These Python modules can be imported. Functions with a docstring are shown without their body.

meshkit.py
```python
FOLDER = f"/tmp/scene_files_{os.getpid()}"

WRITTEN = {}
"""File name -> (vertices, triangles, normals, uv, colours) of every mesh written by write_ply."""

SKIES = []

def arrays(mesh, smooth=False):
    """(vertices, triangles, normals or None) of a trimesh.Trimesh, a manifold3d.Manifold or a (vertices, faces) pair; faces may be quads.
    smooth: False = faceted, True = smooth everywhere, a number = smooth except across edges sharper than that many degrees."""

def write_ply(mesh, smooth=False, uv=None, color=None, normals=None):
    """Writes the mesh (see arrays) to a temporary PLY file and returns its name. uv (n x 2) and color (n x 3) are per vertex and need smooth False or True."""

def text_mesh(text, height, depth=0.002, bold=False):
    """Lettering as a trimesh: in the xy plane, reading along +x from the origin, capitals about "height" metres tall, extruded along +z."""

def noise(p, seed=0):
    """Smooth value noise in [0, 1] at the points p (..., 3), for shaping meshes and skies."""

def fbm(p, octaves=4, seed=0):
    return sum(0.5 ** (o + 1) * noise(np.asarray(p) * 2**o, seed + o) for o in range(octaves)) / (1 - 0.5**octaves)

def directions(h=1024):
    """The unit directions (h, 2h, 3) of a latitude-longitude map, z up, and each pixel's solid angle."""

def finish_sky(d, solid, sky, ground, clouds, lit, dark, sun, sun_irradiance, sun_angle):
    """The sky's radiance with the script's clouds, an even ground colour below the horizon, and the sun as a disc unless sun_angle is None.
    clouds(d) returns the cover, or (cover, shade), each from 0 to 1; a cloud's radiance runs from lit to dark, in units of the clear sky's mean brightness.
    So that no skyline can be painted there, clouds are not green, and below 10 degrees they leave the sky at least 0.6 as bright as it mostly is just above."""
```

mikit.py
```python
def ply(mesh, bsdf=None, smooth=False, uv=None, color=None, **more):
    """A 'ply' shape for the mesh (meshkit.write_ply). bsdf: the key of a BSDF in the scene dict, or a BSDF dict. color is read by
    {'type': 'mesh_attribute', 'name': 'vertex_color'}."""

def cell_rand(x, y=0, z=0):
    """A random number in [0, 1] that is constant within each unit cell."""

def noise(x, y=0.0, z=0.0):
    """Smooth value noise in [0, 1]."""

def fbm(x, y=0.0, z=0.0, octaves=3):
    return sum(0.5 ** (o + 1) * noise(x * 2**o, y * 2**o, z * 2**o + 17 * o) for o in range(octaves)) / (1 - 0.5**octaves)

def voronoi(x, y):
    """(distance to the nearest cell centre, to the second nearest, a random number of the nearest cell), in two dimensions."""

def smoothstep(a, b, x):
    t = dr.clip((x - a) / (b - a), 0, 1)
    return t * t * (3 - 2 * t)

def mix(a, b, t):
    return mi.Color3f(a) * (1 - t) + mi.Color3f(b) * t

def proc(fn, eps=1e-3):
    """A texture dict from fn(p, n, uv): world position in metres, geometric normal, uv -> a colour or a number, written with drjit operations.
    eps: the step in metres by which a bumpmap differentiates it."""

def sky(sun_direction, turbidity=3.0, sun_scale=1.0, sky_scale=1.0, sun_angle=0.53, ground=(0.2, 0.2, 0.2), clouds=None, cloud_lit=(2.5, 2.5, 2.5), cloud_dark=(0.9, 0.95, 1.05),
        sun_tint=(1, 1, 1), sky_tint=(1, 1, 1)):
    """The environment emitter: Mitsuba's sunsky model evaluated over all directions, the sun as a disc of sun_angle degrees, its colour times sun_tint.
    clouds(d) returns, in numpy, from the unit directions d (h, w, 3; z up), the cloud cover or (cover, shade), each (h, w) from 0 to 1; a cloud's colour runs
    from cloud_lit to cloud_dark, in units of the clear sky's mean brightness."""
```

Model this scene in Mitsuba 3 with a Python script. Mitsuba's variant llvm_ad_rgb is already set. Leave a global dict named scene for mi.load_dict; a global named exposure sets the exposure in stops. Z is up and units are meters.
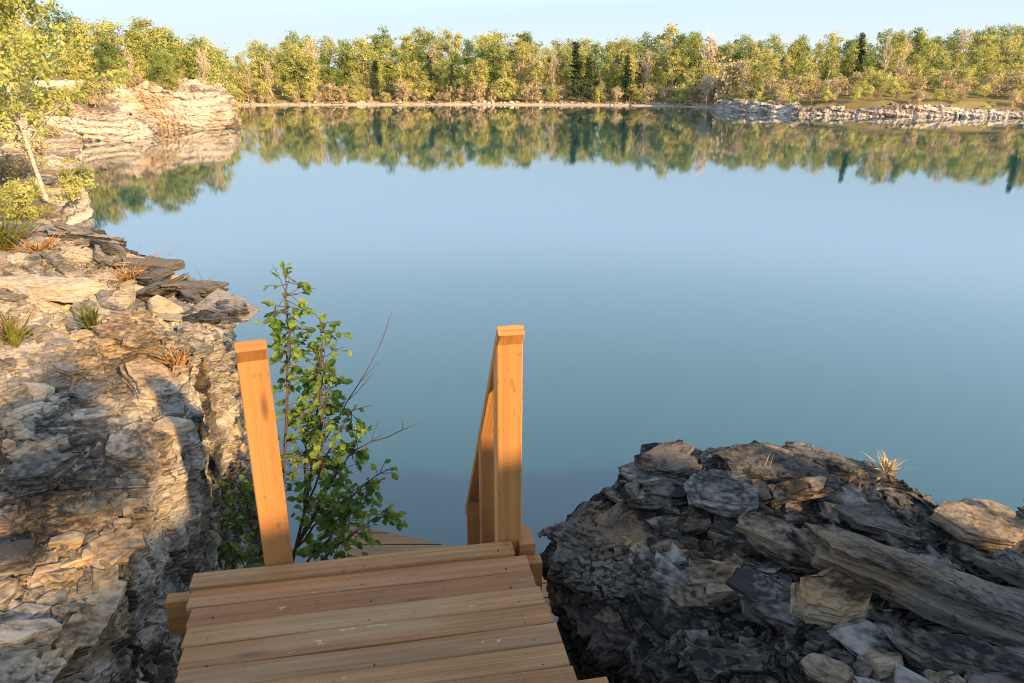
import math, random
import numpy as np, trimesh, shapely
import drjit as dr
import mitsuba as mi
import mikit, meshkit
from shapely.geometry import Polygon

T = mi.ScalarTransform4f
PI = math.pi
scene, labels = {}, {}

# ------------------------------------------------------------------ camera, sky, exposure
PITCH = math.radians(19.7)
EYE = 1.6
scene['camera'] = {'type': 'perspective', 'fov': 2 * math.degrees(math.atan(512 / 715)), 'fov_axis': 'x', 'near_clip': 0.05, 'far_clip': 2000.0,
                   'to_world': T().look_at(origin=[0, 0, EYE], target=[0, math.cos(PITCH), EYE - math.sin(PITCH)], up=[0, 0, 1])}
SUN_AZ, SUN_EL = math.radians(40), math.radians(22)          # azimuth: from straight behind the camera towards the right
SUN = [math.sin(SUN_AZ) * math.cos(SUN_EL), -math.cos(SUN_AZ) * math.cos(SUN_EL), math.sin(SUN_EL)]
def veil(d):
    """high haze, mostly out of view, brightening the lake; thickest some way above the horizon and thinning overhead"""
    e = np.degrees(np.arcsin(np.clip(d[..., 2], 0, 1)))
    up = np.clip((e - 2.5) / 10.0, 0, 1)
    down = np.clip((e - 20.0) / 45.0, 0, 1)
    return 0.92 * up * up * (3 - 2 * up) * (1 - 0.86 * down * down * (3 - 2 * down)) * (0.94 + 0.12 * meshkit.fbm(d * [2.0, 2.0, 3.0], 3, 4))
scene['sky'] = mikit.sky(SUN, turbidity=5.0, sun_scale=0.92, sky_scale=1.0, sun_angle=1.3, sun_tint=(1.0, 0.88, 0.68), sky_tint=(0.625, 0.615, 0.635), ground=(0.12, 0.12, 0.1),
                         clouds=veil, cloud_lit=(2.12, 2.68, 3.45))
exposure = 3.42
WATER = -2.6

# ------------------------------------------------------------------ small helpers
def numbered(name):
    key, n = name, 0
    while key in scene or key in labels or key in USED:
        n += 1
        key = f'{name}_{n:03d}'
    USED.add(key)
    return key

USED = set()

def obj(name, mesh, bsdf, parent=None, smooth=False, uv=None, **props):
    key = numbered(parent + '__' + name if parent else name)
    scene[key] = mikit.ply(mesh, bsdf, smooth=smooth, uv=uv)
    if props:
        labels[key] = props
    return key

def thing(name, label, cat, group=None):
    key = numbered(name)
    labels[key] = {'label': label, 'category': cat}
    if group:
        labels[key]['group'] = group
    return key

def tag(key, label, cat, group=None):
    labels[key] = {'label': label, 'category': cat}
    if group:
        labels[key]['group'] = group

def fbm(x, y, z=0.0, o=4, seed=0):
    p = np.stack(np.broadcast_arrays(np.asarray(x, float), np.asarray(y, float), np.asarray(z, float)), -1)
    return meshkit.fbm(p, o, seed) - 0.5

def sst(a, b, x):
    t = np.clip((np.asarray(x, float) - a) / (b - a), 0, 1)
    return t * t * (3 - 2 * t)

# ------------------------------------------------------------------ materials
P = mikit.proc

def c3(a):
    return mi.Color3f(*a)

def bsdf_rock(lo, hi, stain, strata=0.0, freq=3.0, bump=0.012, streak=0.0, k=1.0, crack=0.35):
    """layered shale: broad tone, fine grain, hairline cracks, thin dark beds, rusty stains; k scales it for far rocks"""
    def col(p, n, uv):
        p = mi.Point3f(p.x * k, p.y * k, p.z * k)
        a = mikit.fbm(p.x * freq, p.y * freq, p.z * freq * 2.0, octaves=5)
        g = mikit.fbm(p.x * 38 + p.y * 12, p.y * 44, p.z * 150, octaves=4)
        q = p.z + 0.10 * p.x - 0.05 * p.y + 0.05 * mikit.noise(p.x * 2.1, p.y * 2.1, p.z)
        bed = mikit.noise(q * 48, p.x * 1.5, p.y * 1.5)
        t = dr.clip((a - 0.5) * 1.9 + 0.5 + (bed - 0.5) * strata * 1.3 + (g - 0.5) * 1.7, 0, 1)
        base = mikit.mix(lo, hi, t)
        cr = dr.abs(mikit.fbm(p.x * 7 + 3, p.y * 7, p.z * 10, octaves=4) - 0.5)
        base = base * (1 - crack * mikit.smoothstep(0.014, 0.003, cr))
        if streak:
            st = mikit.smoothstep(0.52, 0.70, mikit.fbm(p.x * 5.5, p.y * 5.5, p.z * 0.9, octaves=4))
            base = base * (1 - streak * st)
        s = mikit.smoothstep(0.54, 0.72, mikit.fbm(p.x * 2.3 + 7, p.y * 2.3, p.z * 3.1 + 3, octaves=3))
        return mikit.mix(base, base * c3(stain), s)
    def bmp(p, n, uv):
        p = mi.Point3f(p.x * k, p.y * k, p.z * k)
        q = p.z + 0.10 * p.x - 0.05 * p.y
        return mikit.fbm(p.x * 20, p.y * 20, p.z * 36, octaves=5) + 0.25 * mikit.noise(q * 110, p.x * 3, p.y * 3)
    return {'type': 'twosided', 'bsdf': {'type': 'bumpmap', 'scale': bump, 'arbitrary': P(bmp, eps=2e-3 / k),
            'bsdf': {'type': 'principled', 'base_color': P(col), 'roughness': 0.85, 'specular': 0.25}}}

scene['rock_tan'] = bsdf_rock((0.070, 0.058, 0.046), (0.38, 0.325, 0.255), (1.0, 0.82, 0.62), 0.8, bump=0.022)
scene['rock_face'] = bsdf_rock((0.060, 0.052, 0.044), (0.38, 0.34, 0.285), (1.0, 0.82, 0.60), 0.45, bump=0.03, streak=0.75, crack=0.7)
scene['rock_grey'] = bsdf_rock((0.045, 0.041, 0.036), (0.22, 0.20, 0.17), (0.95, 0.85, 0.68), 0.7, bump=0.02)
scene['rock_pale'] = bsdf_rock((0.20, 0.165, 0.12), (0.44, 0.37, 0.27), (1.0, 0.87, 0.66), 0.7, bump=0.02, crack=0.2)
scene['rock_dark'] = bsdf_rock((0.004, 0.0039, 0.0037), (0.100, 0.091, 0.081), (1.25, 1.0, 0.72), 1.4, 5.0, bump=0.022, crack=0.6)
scene['rock_slate'] = bsdf_rock((0.020, 0.019, 0.018), (0.200, 0.190, 0.174), (1.0, 0.93, 0.8), 1.2, 5.0, bump=0.018)
scene['rock_brown'] = bsdf_rock((0.022, 0.017, 0.012), (0.215, 0.170, 0.118), (1.1, 0.88, 0.6), 1.2, 5.0, bump=0.022)
scene['rock_far'] = bsdf_rock((0.12, 0.098, 0.078), (0.50, 0.44, 0.375), (0.85, 0.74, 0.60), 0.7, 3.0, bump=0.20, k=0.10)

def wood(p, n, uv):
    """uv: x along the board, y = board number + distance round its section, metres"""
    idn = dr.floor(uv.y)
    r1, r2 = mikit.cell_rand(idn, 3.0, 1.0), mikit.cell_rand(idn, 5.0, 2.0)
    u, v = uv.x + idn * 3.7, (uv.y - idn)
    # knots pull the grain aside
    kx, ky = u * 2.1, v * 9.0
    d1, d2, rk = mikit.voronoi(kx, ky + idn * 13.0)
    knot = mikit.smoothstep(0.16, 0.03, d1) * dr.select(rk > 0.86, 1.0, 0.0)
    ring = mikit.smoothstep(0.30, 0.05, d1) * dr.select(rk > 0.86, 1.0, 0.0)
    w = v + 0.010 * mikit.noise(u * 1.6, v * 8, idn) + 0.012 * ring
    g = mikit.noise(w * 150, u * 1.1, idn) * 0.6 + mikit.noise(w * 420, u * 3.0, idn) * 0.4
    broad = mikit.fbm(u * 0.9, v * 14, idn, octaves=3)
    a = mikit.mix((0.375, 0.180, 0.058), (0.305, 0.128, 0.040), r1)
    a = a * (0.85 + 0.38 * r2)
    base = a * (0.72 + 0.42 * g) * (0.74 + 0.52 * broad)
    base = mikit.mix(base, c3((0.10, 0.05, 0.025)), knot * 0.85)
    spk = mikit.smoothstep(0.84, 0.92, mikit.noise(u * 34, v * 90, idn + 4.0)) * 0.5
    return mikit.mix(base, c3((0.12, 0.075, 0.045)), spk)

def wood_weathered(p, n, uv):
    b = wood(p, n, uv)
    idn = dr.floor(uv.y)
    v = uv.y - idn
    grey = mikit.smoothstep(0.42, 0.75, mikit.fbm(uv.x * 1.7 + idn, v * 16, idn + 2.0, octaves=4))
    b = mikit.mix(b, c3((0.36, 0.25, 0.14)), 0.18 + 0.40 * grey)
    drop = mikit.smoothstep(0.905, 0.93, mikit.noise(uv.x * 11 + idn * 2.3, v * 60, idn) * 0.82 + 0.18 * mikit.noise(uv.x * 60, v * 160, idn))
    wear = mikit.fbm(uv.x * 3.1 + idn * 1.9, v * 40, idn + 6.0, octaves=4)
    fibre = mikit.noise(uv.x * 2.2, v * 300, idn + 9.0)
    b = b * (0.50 + 0.42 * wear + 0.22 * fibre)
    b = mikit.mix(b, b * c3((0.95, 0.74, 0.64)), dr.select(mikit.cell_rand(idn, 8.0, 4.0) > 0.68, 0.45, 0.0))
    return mikit.mix(b, c3((0.62, 0.56, 0.46)), drop * 0.32)

def wood_bump(p, n, uv):
    idn = dr.floor(uv.y)
    v = uv.y - idn
    return mikit.noise(v * 160, uv.x * 1.5, idn) + 0.6 * mikit.noise(v * 420, uv.x * 4, idn)

def bsdf_wood(fn):
    return {'type': 'twosided', 'bsdf': {'type': 'bumpmap', 'scale': 0.0006, 'arbitrary': P(wood_bump, eps=1.5e-3),
            'bsdf': {'type': 'principled', 'base_color': P(fn), 'roughness': 0.62, 'specular': 0.3}}}

scene['wood_post'] = bsdf_wood(wood)
scene['wood_deck'] = bsdf_wood(wood_weathered)
scene['steel'] = {'type': 'roughconductor', 'material': 'Cr', 'alpha': 0.3}
scene['screw_dark'] = {'type': 'principled', 'base_color': {'type': 'rgb', 'value': (0.05, 0.04, 0.035)}, 'roughness': 0.5, 'metallic': 0.5}

def water_bump(p, n, uv):
    return mikit.noise(p.x * 1.1, p.y * 0.9, 0.5) + 0.5 * mikit.noise(p.x * 3.1, p.y * 2.6, 4.0)

scene['lake_water'] = {'type': 'bumpmap', 'scale': 0.00011, 'arbitrary': P(water_bump, eps=2e-2),
                       'bsdf': {'type': 'roughplastic', 'int_ior': 1.6, 'alpha': 0.0016, 'nonlinear': False, 'diffuse_reflectance': {'type': 'rgb', 'value': (0.003, 0.060, 0.078)}}}

def ground_col(p, n, uv):
    a = mikit.fbm(p.x * 0.35, p.y * 0.35, 0.0, octaves=5)
    h = p.z + 2.6 + (mikit.fbm(p.x * 0.15, p.y * 0.15, 3.0) - 0.5) * 0.5
    grass = mikit.mix((0.13, 0.11, 0.05), (0.26, 0.22, 0.10), a)
    beach = mikit.mix((0.34, 0.28, 0.20), (0.52, 0.45, 0.35), a)
    return mikit.mix(beach, grass, mikit.smoothstep(0.45, 0.9, h))
scene['ground_cover'] = {'type': 'twosided', 'bsdf': {'type': 'diffuse', 'reflectance': P(ground_col)}}

def bsdf_leaf(dark, light, f=0.55, trans=None):
    def col(p, n, uv):
        t = dr.clip((mikit.noise(p.x * f, p.y * f, p.z * f) - 0.5) * 1.5 + (mikit.noise(p.x * f * 5, p.y * f * 5, p.z * f * 5) - 0.5) * 1.2 + 0.5, 0, 1)
        return mikit.mix(dark, light, t)
    if trans:
        return {'type': 'principledthin', 'base_color': P(col), 'roughness': 0.5, 'diff_trans': trans, 'spec_trans': 0.0, 'eta': 1.4}
    return {'type': 'twosided', 'bsdf': {'type': 'diffuse', 'reflectance': P(col)}}

scene['leaf_yellow'] = bsdf_leaf((0.33, 0.335, 0.10), (0.60, 0.58, 0.21), trans=0.9)
scene['leaf_green'] = bsdf_leaf((0.22, 0.27, 0.08), (0.46, 0.50, 0.17), trans=0.9)
scene['leaf_fresh'] = bsdf_leaf((0.10, 0.165, 0.05), (0.28, 0.36, 0.11), trans=0.9)
scene['leaf_tan'] = bsdf_leaf((0.34, 0.27, 0.15), (0.60, 0.50, 0.32), trans=0.7)
scene['leaf_dark'] = bsdf_leaf((0.025, 0.042, 0.026), (0.08, 0.11, 0.055))
scene['leaf_birch'] = bsdf_leaf((0.29, 0.32, 0.07), (0.55, 0.56, 0.19), 1.2, trans=0.9)
scene['leaf_sapling'] = bsdf_leaf((0.06, 0.125, 0.028), (0.27, 0.36, 0.08), 9.0, trans=1.0)
scene['leaf_weed'] = bsdf_leaf((0.08, 0.09, 0.02), (0.20, 0.20, 0.05), 6.0, trans=0.6)
scene['leaf_dry'] = bsdf_leaf((0.16, 0.075, 0.025), (0.36, 0.21, 0.09), 8.0)
scene['leaf_straw'] = bsdf_leaf((0.25, 0.18, 0.09), (0.48, 0.38, 0.22), 8.0)

def bark(lo, hi, f):
    def col(p, n, uv):
        return mikit.mix(lo, hi, mikit.fbm(p.x * f, p.y * f, p.z * f * 2.5, octaves=3))
    return {'type': 'twosided', 'bsdf': {'type': 'diffuse', 'reflectance': P(col)}}
scene['bark_pale'] = bark((0.36, 0.28, 0.22), (0.70, 0.60, 0.52), 2.0)
scene['bark_brown'] = bark((0.08, 0.06, 0.045), (0.20, 0.16, 0.12), 2.0)
scene['bark_birch'] = bark((0.12, 0.10, 0.085), (0.60, 0.55, 0.48), 9.0)
scene['bark_twig'] = bark((0.05, 0.035, 0.028), (0.12, 0.085, 0.065), 30.0)

# ------------------------------------------------------------------ lake, terrain
LAKE = Polygon([(6, 1.5), (3.2, 2.6), (0.5, 2.6), (-1.2, 2.6), (-2.2, 4.2), (-4.4, 6.3), (-9, 10), (-12, 17.5), (-14.9, 24.6), (-20, 33), (-24.5, 41), (-31, 52), (-36.6, 58.6), (-32.2, 60.3),
                (-31.6, 63), (-34.8, 70), (-37.8, 74), (-34.5, 75.4), (-30.8, 76.2), (-30, 79), (-33.8, 90), (-42, 112), (-64, 168), (-50, 171), (-30, 173), (-10, 174), (0, 172), (20, 168), (33, 161), (41, 150),
                (40.5, 129), (42, 122), (44.5, 114.5), (50, 110.5), (61, 107), (73, 103), (91, 98), (120, 86), (125, 60), (110, 20), (60, -5), (20, -2)])

def lake_dist(x, y):
    """metres from the shore, positive on land"""
    pts = shapely.points(np.stack([x, y], -1))
    d = shapely.distance(pts, LAKE.boundary)
    return np.where(shapely.contains_xy(LAKE, x, y), -d, d)

def terrain_z(x, y, d=None):
    x, y = np.asarray(x, float), np.asarray(y, float)
    d = lake_dist(x, y) if d is None else d
    n = fbm(x * 0.05, y * 0.05, 0, 4, 3)
    d = d + 2.2 * fbm(x * 0.11, y * 0.11, 0, 3, 4) * sst(20, 60, y)
    left = sst(8, 30, y) * (1 - sst(75, 130, y)) * sst(5, -20, x)
    land = 0.35 * sst(0, 2.5, d) + 0.9 * sst(3, 14, d) + 1.2 * sst(8, 24, d) + 6.0 * sst(40, 110, d) + left * 2.0 * sst(1.0, 9, d) + n * 2.0 * sst(2, 20, d) + 0.12 * d * 0.15
    right = sst(30, 40, x) * sst(60, 90, y) * (1 - sst(140, 160, y))
    land = land + right * 1.6 * sst(0.8, 3, d)
    z = WATER + np.where(d > 0, land, np.maximum(d * 0.6, -5))
    # below the deck and the near ledges the bank is their business: keep low there
    near = np.exp(-((x / 9) ** 2 + ((y - 1) / 7) ** 2) ** 2)
    return z * (1 - near) + near * np.minimum(z, WATER + 0.2)

def grid_mesh(xs, ys, zfn):
    X, Y = np.meshgrid(xs, ys)
    Z = zfn(X.ravel(), Y.ravel())
    n, m = len(xs), len(ys)
    i = np.arange(n * m).reshape(m, n)
    f = np.stack([i[:-1, :-1], i[:-1, 1:], i[1:, 1:], i[1:, :-1]], -1).reshape(-1, 4)
    return np.stack([X.ravel(), Y.ravel(), Z], -1), f

def spaced(a, b, fine0, fine1, fine, coarse):
    return np.unique(np.concatenate([np.arange(a, fine0, coarse), np.arange(fine0, fine1, fine), np.arange(fine1, b + 1, coarse)]))
obj('terrain', grid_mesh(spaced(-420, 420, -110, 140, 1.5, 12), spaced(-160, 520, -4, 200, 1.5, 12), terrain_z), 'ground_cover', smooth=True, kind='structure')
w = 420.0
obj('lake', (np.array([[-w, -160, WATER], [w, -160, WATER], [w, 520, WATER], [-w, 520, WATER]]), np.array([[0, 1, 2, 3]])), 'lake_water', kind='structure')

def shard(rng, n):
    """outline of a split stone, about 2 x 2: straight broken edges that meet at uneven corners"""
    while True:
        an = np.sort(rng.uniform(0, 2 * PI, n))
        gap = np.diff(np.r_[an, an[0] + 2 * PI])
        if gap.max() < 2.2 and gap.min() > 0.35:
            break
    pts = np.stack([np.cos(an), np.sin(an)], -1) * (rng.uniform(0.72, 1.12, n) * (np.abs(np.cos(an)) ** 5 + np.abs(np.sin(an)) ** 5) ** -0.2)[:, None]
    out = []
    for k in range(n):
        a, b = pts[k], pts[(k + 1) % n]
        out.append(a)
        if rng.random() < 0.6:
            nrm = np.array([b[1] - a[1], a[0] - b[0]])
            out.append(a + (b - a) * rng.uniform(0.3, 0.7) + nrm * rng.uniform(-0.09, 0.03))
    return np.array(out)

def flake(rng, L, W, H, layers=2, n=6, rough=0.16):
    """a split piece of shale: a few broken layers, each a sharp edged prism"""
    V, F, z, at = [], [], 0.0, 0
    k = np.array([L / 2, W / 2])
    tilt = rng.uniform(-0.07, 0.07, 2)
    base = shard(rng, n)
    for li in range(layers):
        t = H / layers * rng.uniform(0.5, 1.5)
        r = base if li == 0 else base * rng.uniform(0.82, 1.03) + rng.uniform(-0.10, 0.10, 2) + rng.uniform(-0.05, 0.05, base.shape)
        if li and rng.random() < 0.5:                                  # a broken off upper layer
            d = rng.normal(size=2); d /= np.linalg.norm(d)
            r = r - np.maximum(r @ d - rng.uniform(0.1, 0.7), 0)[:, None] * d
        xy = r * k
        m = len(xy)
        ch = min(0.15 * t, 0.006) / (0.5 * W)
        edge = rng.uniform(-0.12, 0.12, m) * t
        for s_, zz in ((rng.uniform(0.90, 1.04), z - 0.2 * t), (1.0, z + 0.75 * t), (1.0 - ch, z + t)):
            V.append(np.c_[xy * s_, zz + xy @ tilt + edge])
        V.append(np.array([[0, 0, z + t * rng.uniform(0.97, 1.10)], [0, 0, z - 0.2 * t]]))
        i = np.arange(m); j = (i + 1) % m
        for a in range(2):
            o = at + a * m
            F.append(np.stack([o + i, o + j, o + m + j], -1)); F.append(np.stack([o + i, o + m + j, o + m + i], -1))
        o = at + 2 * m
        F.append(np.stack([o + i, o + j, i * 0 + at + 3 * m], -1)); F.append(np.stack([at + j, at + i, i * 0 + at + 3 * m + 1], -1))
        at += 3 * m + 2; z += t
    return np.concatenate(V), np.concatenate(F)

def rot(yaw, pitch=0.0, roll=0.0):
    cy, sy, cp, sp, cr, sr = math.cos(yaw), math.sin(yaw), math.cos(pitch), math.sin(pitch), math.cos(roll), math.sin(roll)
    return np.array([[cy, -sy, 0], [sy, cy, 0], [0, 0, 1.0]]) @ np.array([[cp, 0, sp], [0, 1, 0], [-sp, 0, cp]]) @ np.array([[1.0, 0, 0], [0, cr, -sr], [0, sr, cr]])

# ------------------------------------------------------------------ rock shells: a broken top that turns over a rim into a face
def terrace(q, step, sharp=5.0):
    f = np.floor(q / step)
    r = q / step - f
    a, b = r ** sharp, (1 - r) ** sharp
    return step * (f + a / (a + b))

def shell(rim, inward, ztop, zbot, ds, dlist, nface, seed, bulge=0.12, bed=0.05, bedamp=0.05, jag=0.08, undercut=0.0, crack=0.05, scale=1.0, fine=0.008, split=False):
    rim = np.asarray(rim, float)
    seg = np.r_[0, np.cumsum(np.linalg.norm(np.diff(rim, axis=0), axis=1))]
    s = np.arange(0, seg[-1], ds)
    x, y = np.interp(s, seg, rim[:, 0]), np.interp(s, seg, rim[:, 1])
    k = max(3, int(0.25 * scale / ds)); ker = np.hanning(2 * k + 1); ker /= ker.sum()
    sm = lambda a: np.convolve(np.pad(a, k, mode='edge'), ker, 'valid')
    x, y = sm(x), sm(y)
    tx, ty = np.gradient(x), np.gradient(y)
    l = np.hypot(tx, ty); nx, ny = ty / l, -tx / l
    if nx.mean() * inward[0] + ny.mean() * inward[1] > 0:
        nx, ny = -nx, -ny
    nx, ny = sm(nx), sm(ny)
    jg = jag * 2 * (fbm(s / (0.5 * scale), 0, 0, 4, seed) + 0.6 * np.round(3 * fbm(s / (0.22 * scale), 3, 0, 2, seed)) / 3)
    inward = np.asarray(inward, float)
    rows = []
    for d in dlist[::-1]:
        px, py = x + inward[0] * d + nx * jg * math.exp(-d / (0.3 * scale)), y + inward[1] * d + ny * jg * math.exp(-d / (0.3 * scale))
        rows.append(np.stack([px, py, ztop(px, py)], -1))
    top = rows[-1]
    for h in (np.arange(1, nface + 1) / nface):
        z = top[:, 2] * (1 - h) + zbot * h
        q = z + 0.1 * top[:, 0] - 0.05 * top[:, 1] + 0.06 * scale * fbm(s / (0.6 * scale), z / scale, 0, 3, seed + 5)
        lay = meshkit.noise(np.stack([np.floor(q / (bed * scale)) * 7.13, s * 0 + 1.5, np.floor(s / (0.5 * scale) + 0.7 * np.sin(q * 9 / scale)) * 0.37], -1), seed + 1) - 0.5
        o = bulge * scale * 2 * fbm(s / (0.55 * scale), z / (0.8 * scale), 0, 4, seed + 2) + bedamp * scale * 1.4 * lay
        cr = np.abs(fbm(s / (0.16 * scale), z / (1.1 * scale), 0, 3, seed + 3))
        o = o - crack * scale * np.exp(-(cr / 0.03) ** 2)
        o = o + fine * scale * 4 * fbm(s / (0.05 * scale), z / (0.05 * scale), 0, 3, seed + 4)
        o = o * min(1.0, h * nface * ds / (0.05 * scale) + 0.15) + (jg) * (1 - h * 0.5) - undercut * math.sin(min(h * 1.3, 1) * PI / 2)
        rows.append(np.stack([x + inward[0] * dlist[0] + nx * o, y + inward[1] * dlist[0] + ny * o, z + 0 * x], -1))
    V = np.array(rows)
    m, n = V.shape[:2]
    i = np.arange(m * n).reshape(m, n)
    f = np.stack([i[:-1, :-1], i[:-1, 1:], i[1:, 1:], i[1:, :-1]], -1).reshape(-1, 4)
    if split:
        kf = (len(dlist) - 1) * (n - 1)
        return (V.reshape(-1, 3), f[:kf]), (V.reshape(-1, 3), f[kf:])
    return V.reshape(-1, 3), f

def geo(a, b, first, ratio, most=9.0):
    out, d, st = [a], a, first
    while d < b:
        d += st; st = min(st * ratio, most); out.append(d)
    return np.array(out)

def zleft(x, y):
    x, y = np.asarray(x, float), np.asarray(y, float)
    base = 0.05 + 0.20 * sst(1.4, 3.4, y) + 0.12 * sst(-1.6, -3.4, x) + 0.5 * sst(-3.5, -7, x) * (1 - sst(4.5, 6.5, y)) - 0.06 * sst(4.6, 6.5, y) - 0.5 * sst(1.6, -0.4, y) * 0.3
    q = base + 0.34 * fbm(x * 0.8, y * 0.8, 0, 4, 11) + 0.03 * x
    t = terrace(q + 0.03 * fbm(x * 5, y * 5, 0, 3, 12), 0.075, 4.0)
    return t - 0.03 * x + 0.04 * fbm(x * 9, y * 9, 0, 4, 13) + 0.02 * fbm(x * 36, y * 36, 0, 2, 14)

LEFT_RIM = [(-1.1, -0.6), (-1.16, 0.6), (-1.2, 1.2), (-1.33, 1.9), (-1.45, 2.5), (-1.57, 3.2), (-1.62, 3.8), (-1.66, 4.15), (-2.05, 4.65), (-2.7, 5.25), (-3.2, 5.75), (-3.73, 6.35), (-4.4, 6.85), (-6, 7.3), (-9, 8.6), (-12, 9.5)]
L_TOP, L_FACE = shell(LEFT_RIM, (-1, -0.25), zleft, -3.4, 0.014, geo(0, 9, 0.014, 1.02, 0.15), 220, 21, bulge=0.11, bedamp=0.05, crack=0.11, fine=0.018, split=True)
ledge = obj('rock_ledge', L_TOP, 'rock_tan', smooth=False, kind='structure')
obj('face', L_FACE, 'rock_face', ledge, smooth=False)

def zright(x, y):
    x, y = np.asarray(x, float), np.asarray(y, float)
    base = -0.22 - 0.16 * sst(0.6, 0.1, x) + 0.10 * np.exp(-((x - 1.15) / 0.55) ** 2 - ((y - 3.05) / 0.35) ** 2) + 0.12 * sst(2.3, 1.5, y) + 0.05 * np.exp(-((x - 0.8) / 0.2) ** 2 - ((y - 3.1) / 0.25) ** 2) - 0.22 * sst(1.75, 2.25, x) * sst(2.3, 2.9, y)
    q = base + 0.22 * fbm(x * 1.3, y * 1.3, 0, 4, 31) - 0.06 * x
    t = terrace(q + 0.03 * fbm(x * 6, y * 6, 0, 3, 32), 0.06, 4.0)
    return t + 0.06 * x + 0.045 * fbm(x * 11, y * 11, 0, 4, 33) + 0.02 * fbm(x * 38, y * 38, 0, 2, 34)

RIGHT_RIM = [(1.6, -1.6), (0.9, -0.2), (0.72, 0.9), (0.62, 1.6), (0.5, 1.95), (0.27, 2.36), (0.13, 2.68), (0.3, 2.98), (0.5, 3.12), (0.75, 3.26), (1.04, 3.3), (1.4, 3.28), (1.68, 3.24), (1.98, 3.16), (2.5, 3.14), (4, 3.3), (7, 3.2)]
outcrop = obj('rock_outcrop', shell(RIGHT_RIM, (0.8, -0.6), zright, -3.4, 0.014, geo(0, 7, 0.014, 1.02, 0.15), 190, 41, bulge=0.08, bedamp=0.10, bed=0.032, undercut=0.28, fine=0.016), 'rock_dark', smooth=False, kind='structure')

def zfloor(x, y):
    return -0.75 - 0.85 * sst(0.0, 3.0, y) * 1.9 + 0.5 * fbm(x * 1.1, y * 1.1, 0, 4, 51) + 0.1 * fbm(x * 6, y * 6, 0, 4, 52)
obj('rock_floor', grid_mesh(np.arange(-2.2, 2.6, 0.035), np.arange(-3, 3.6, 0.035), zfloor), 'rock_dark', smooth=25, kind='structure')

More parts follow.
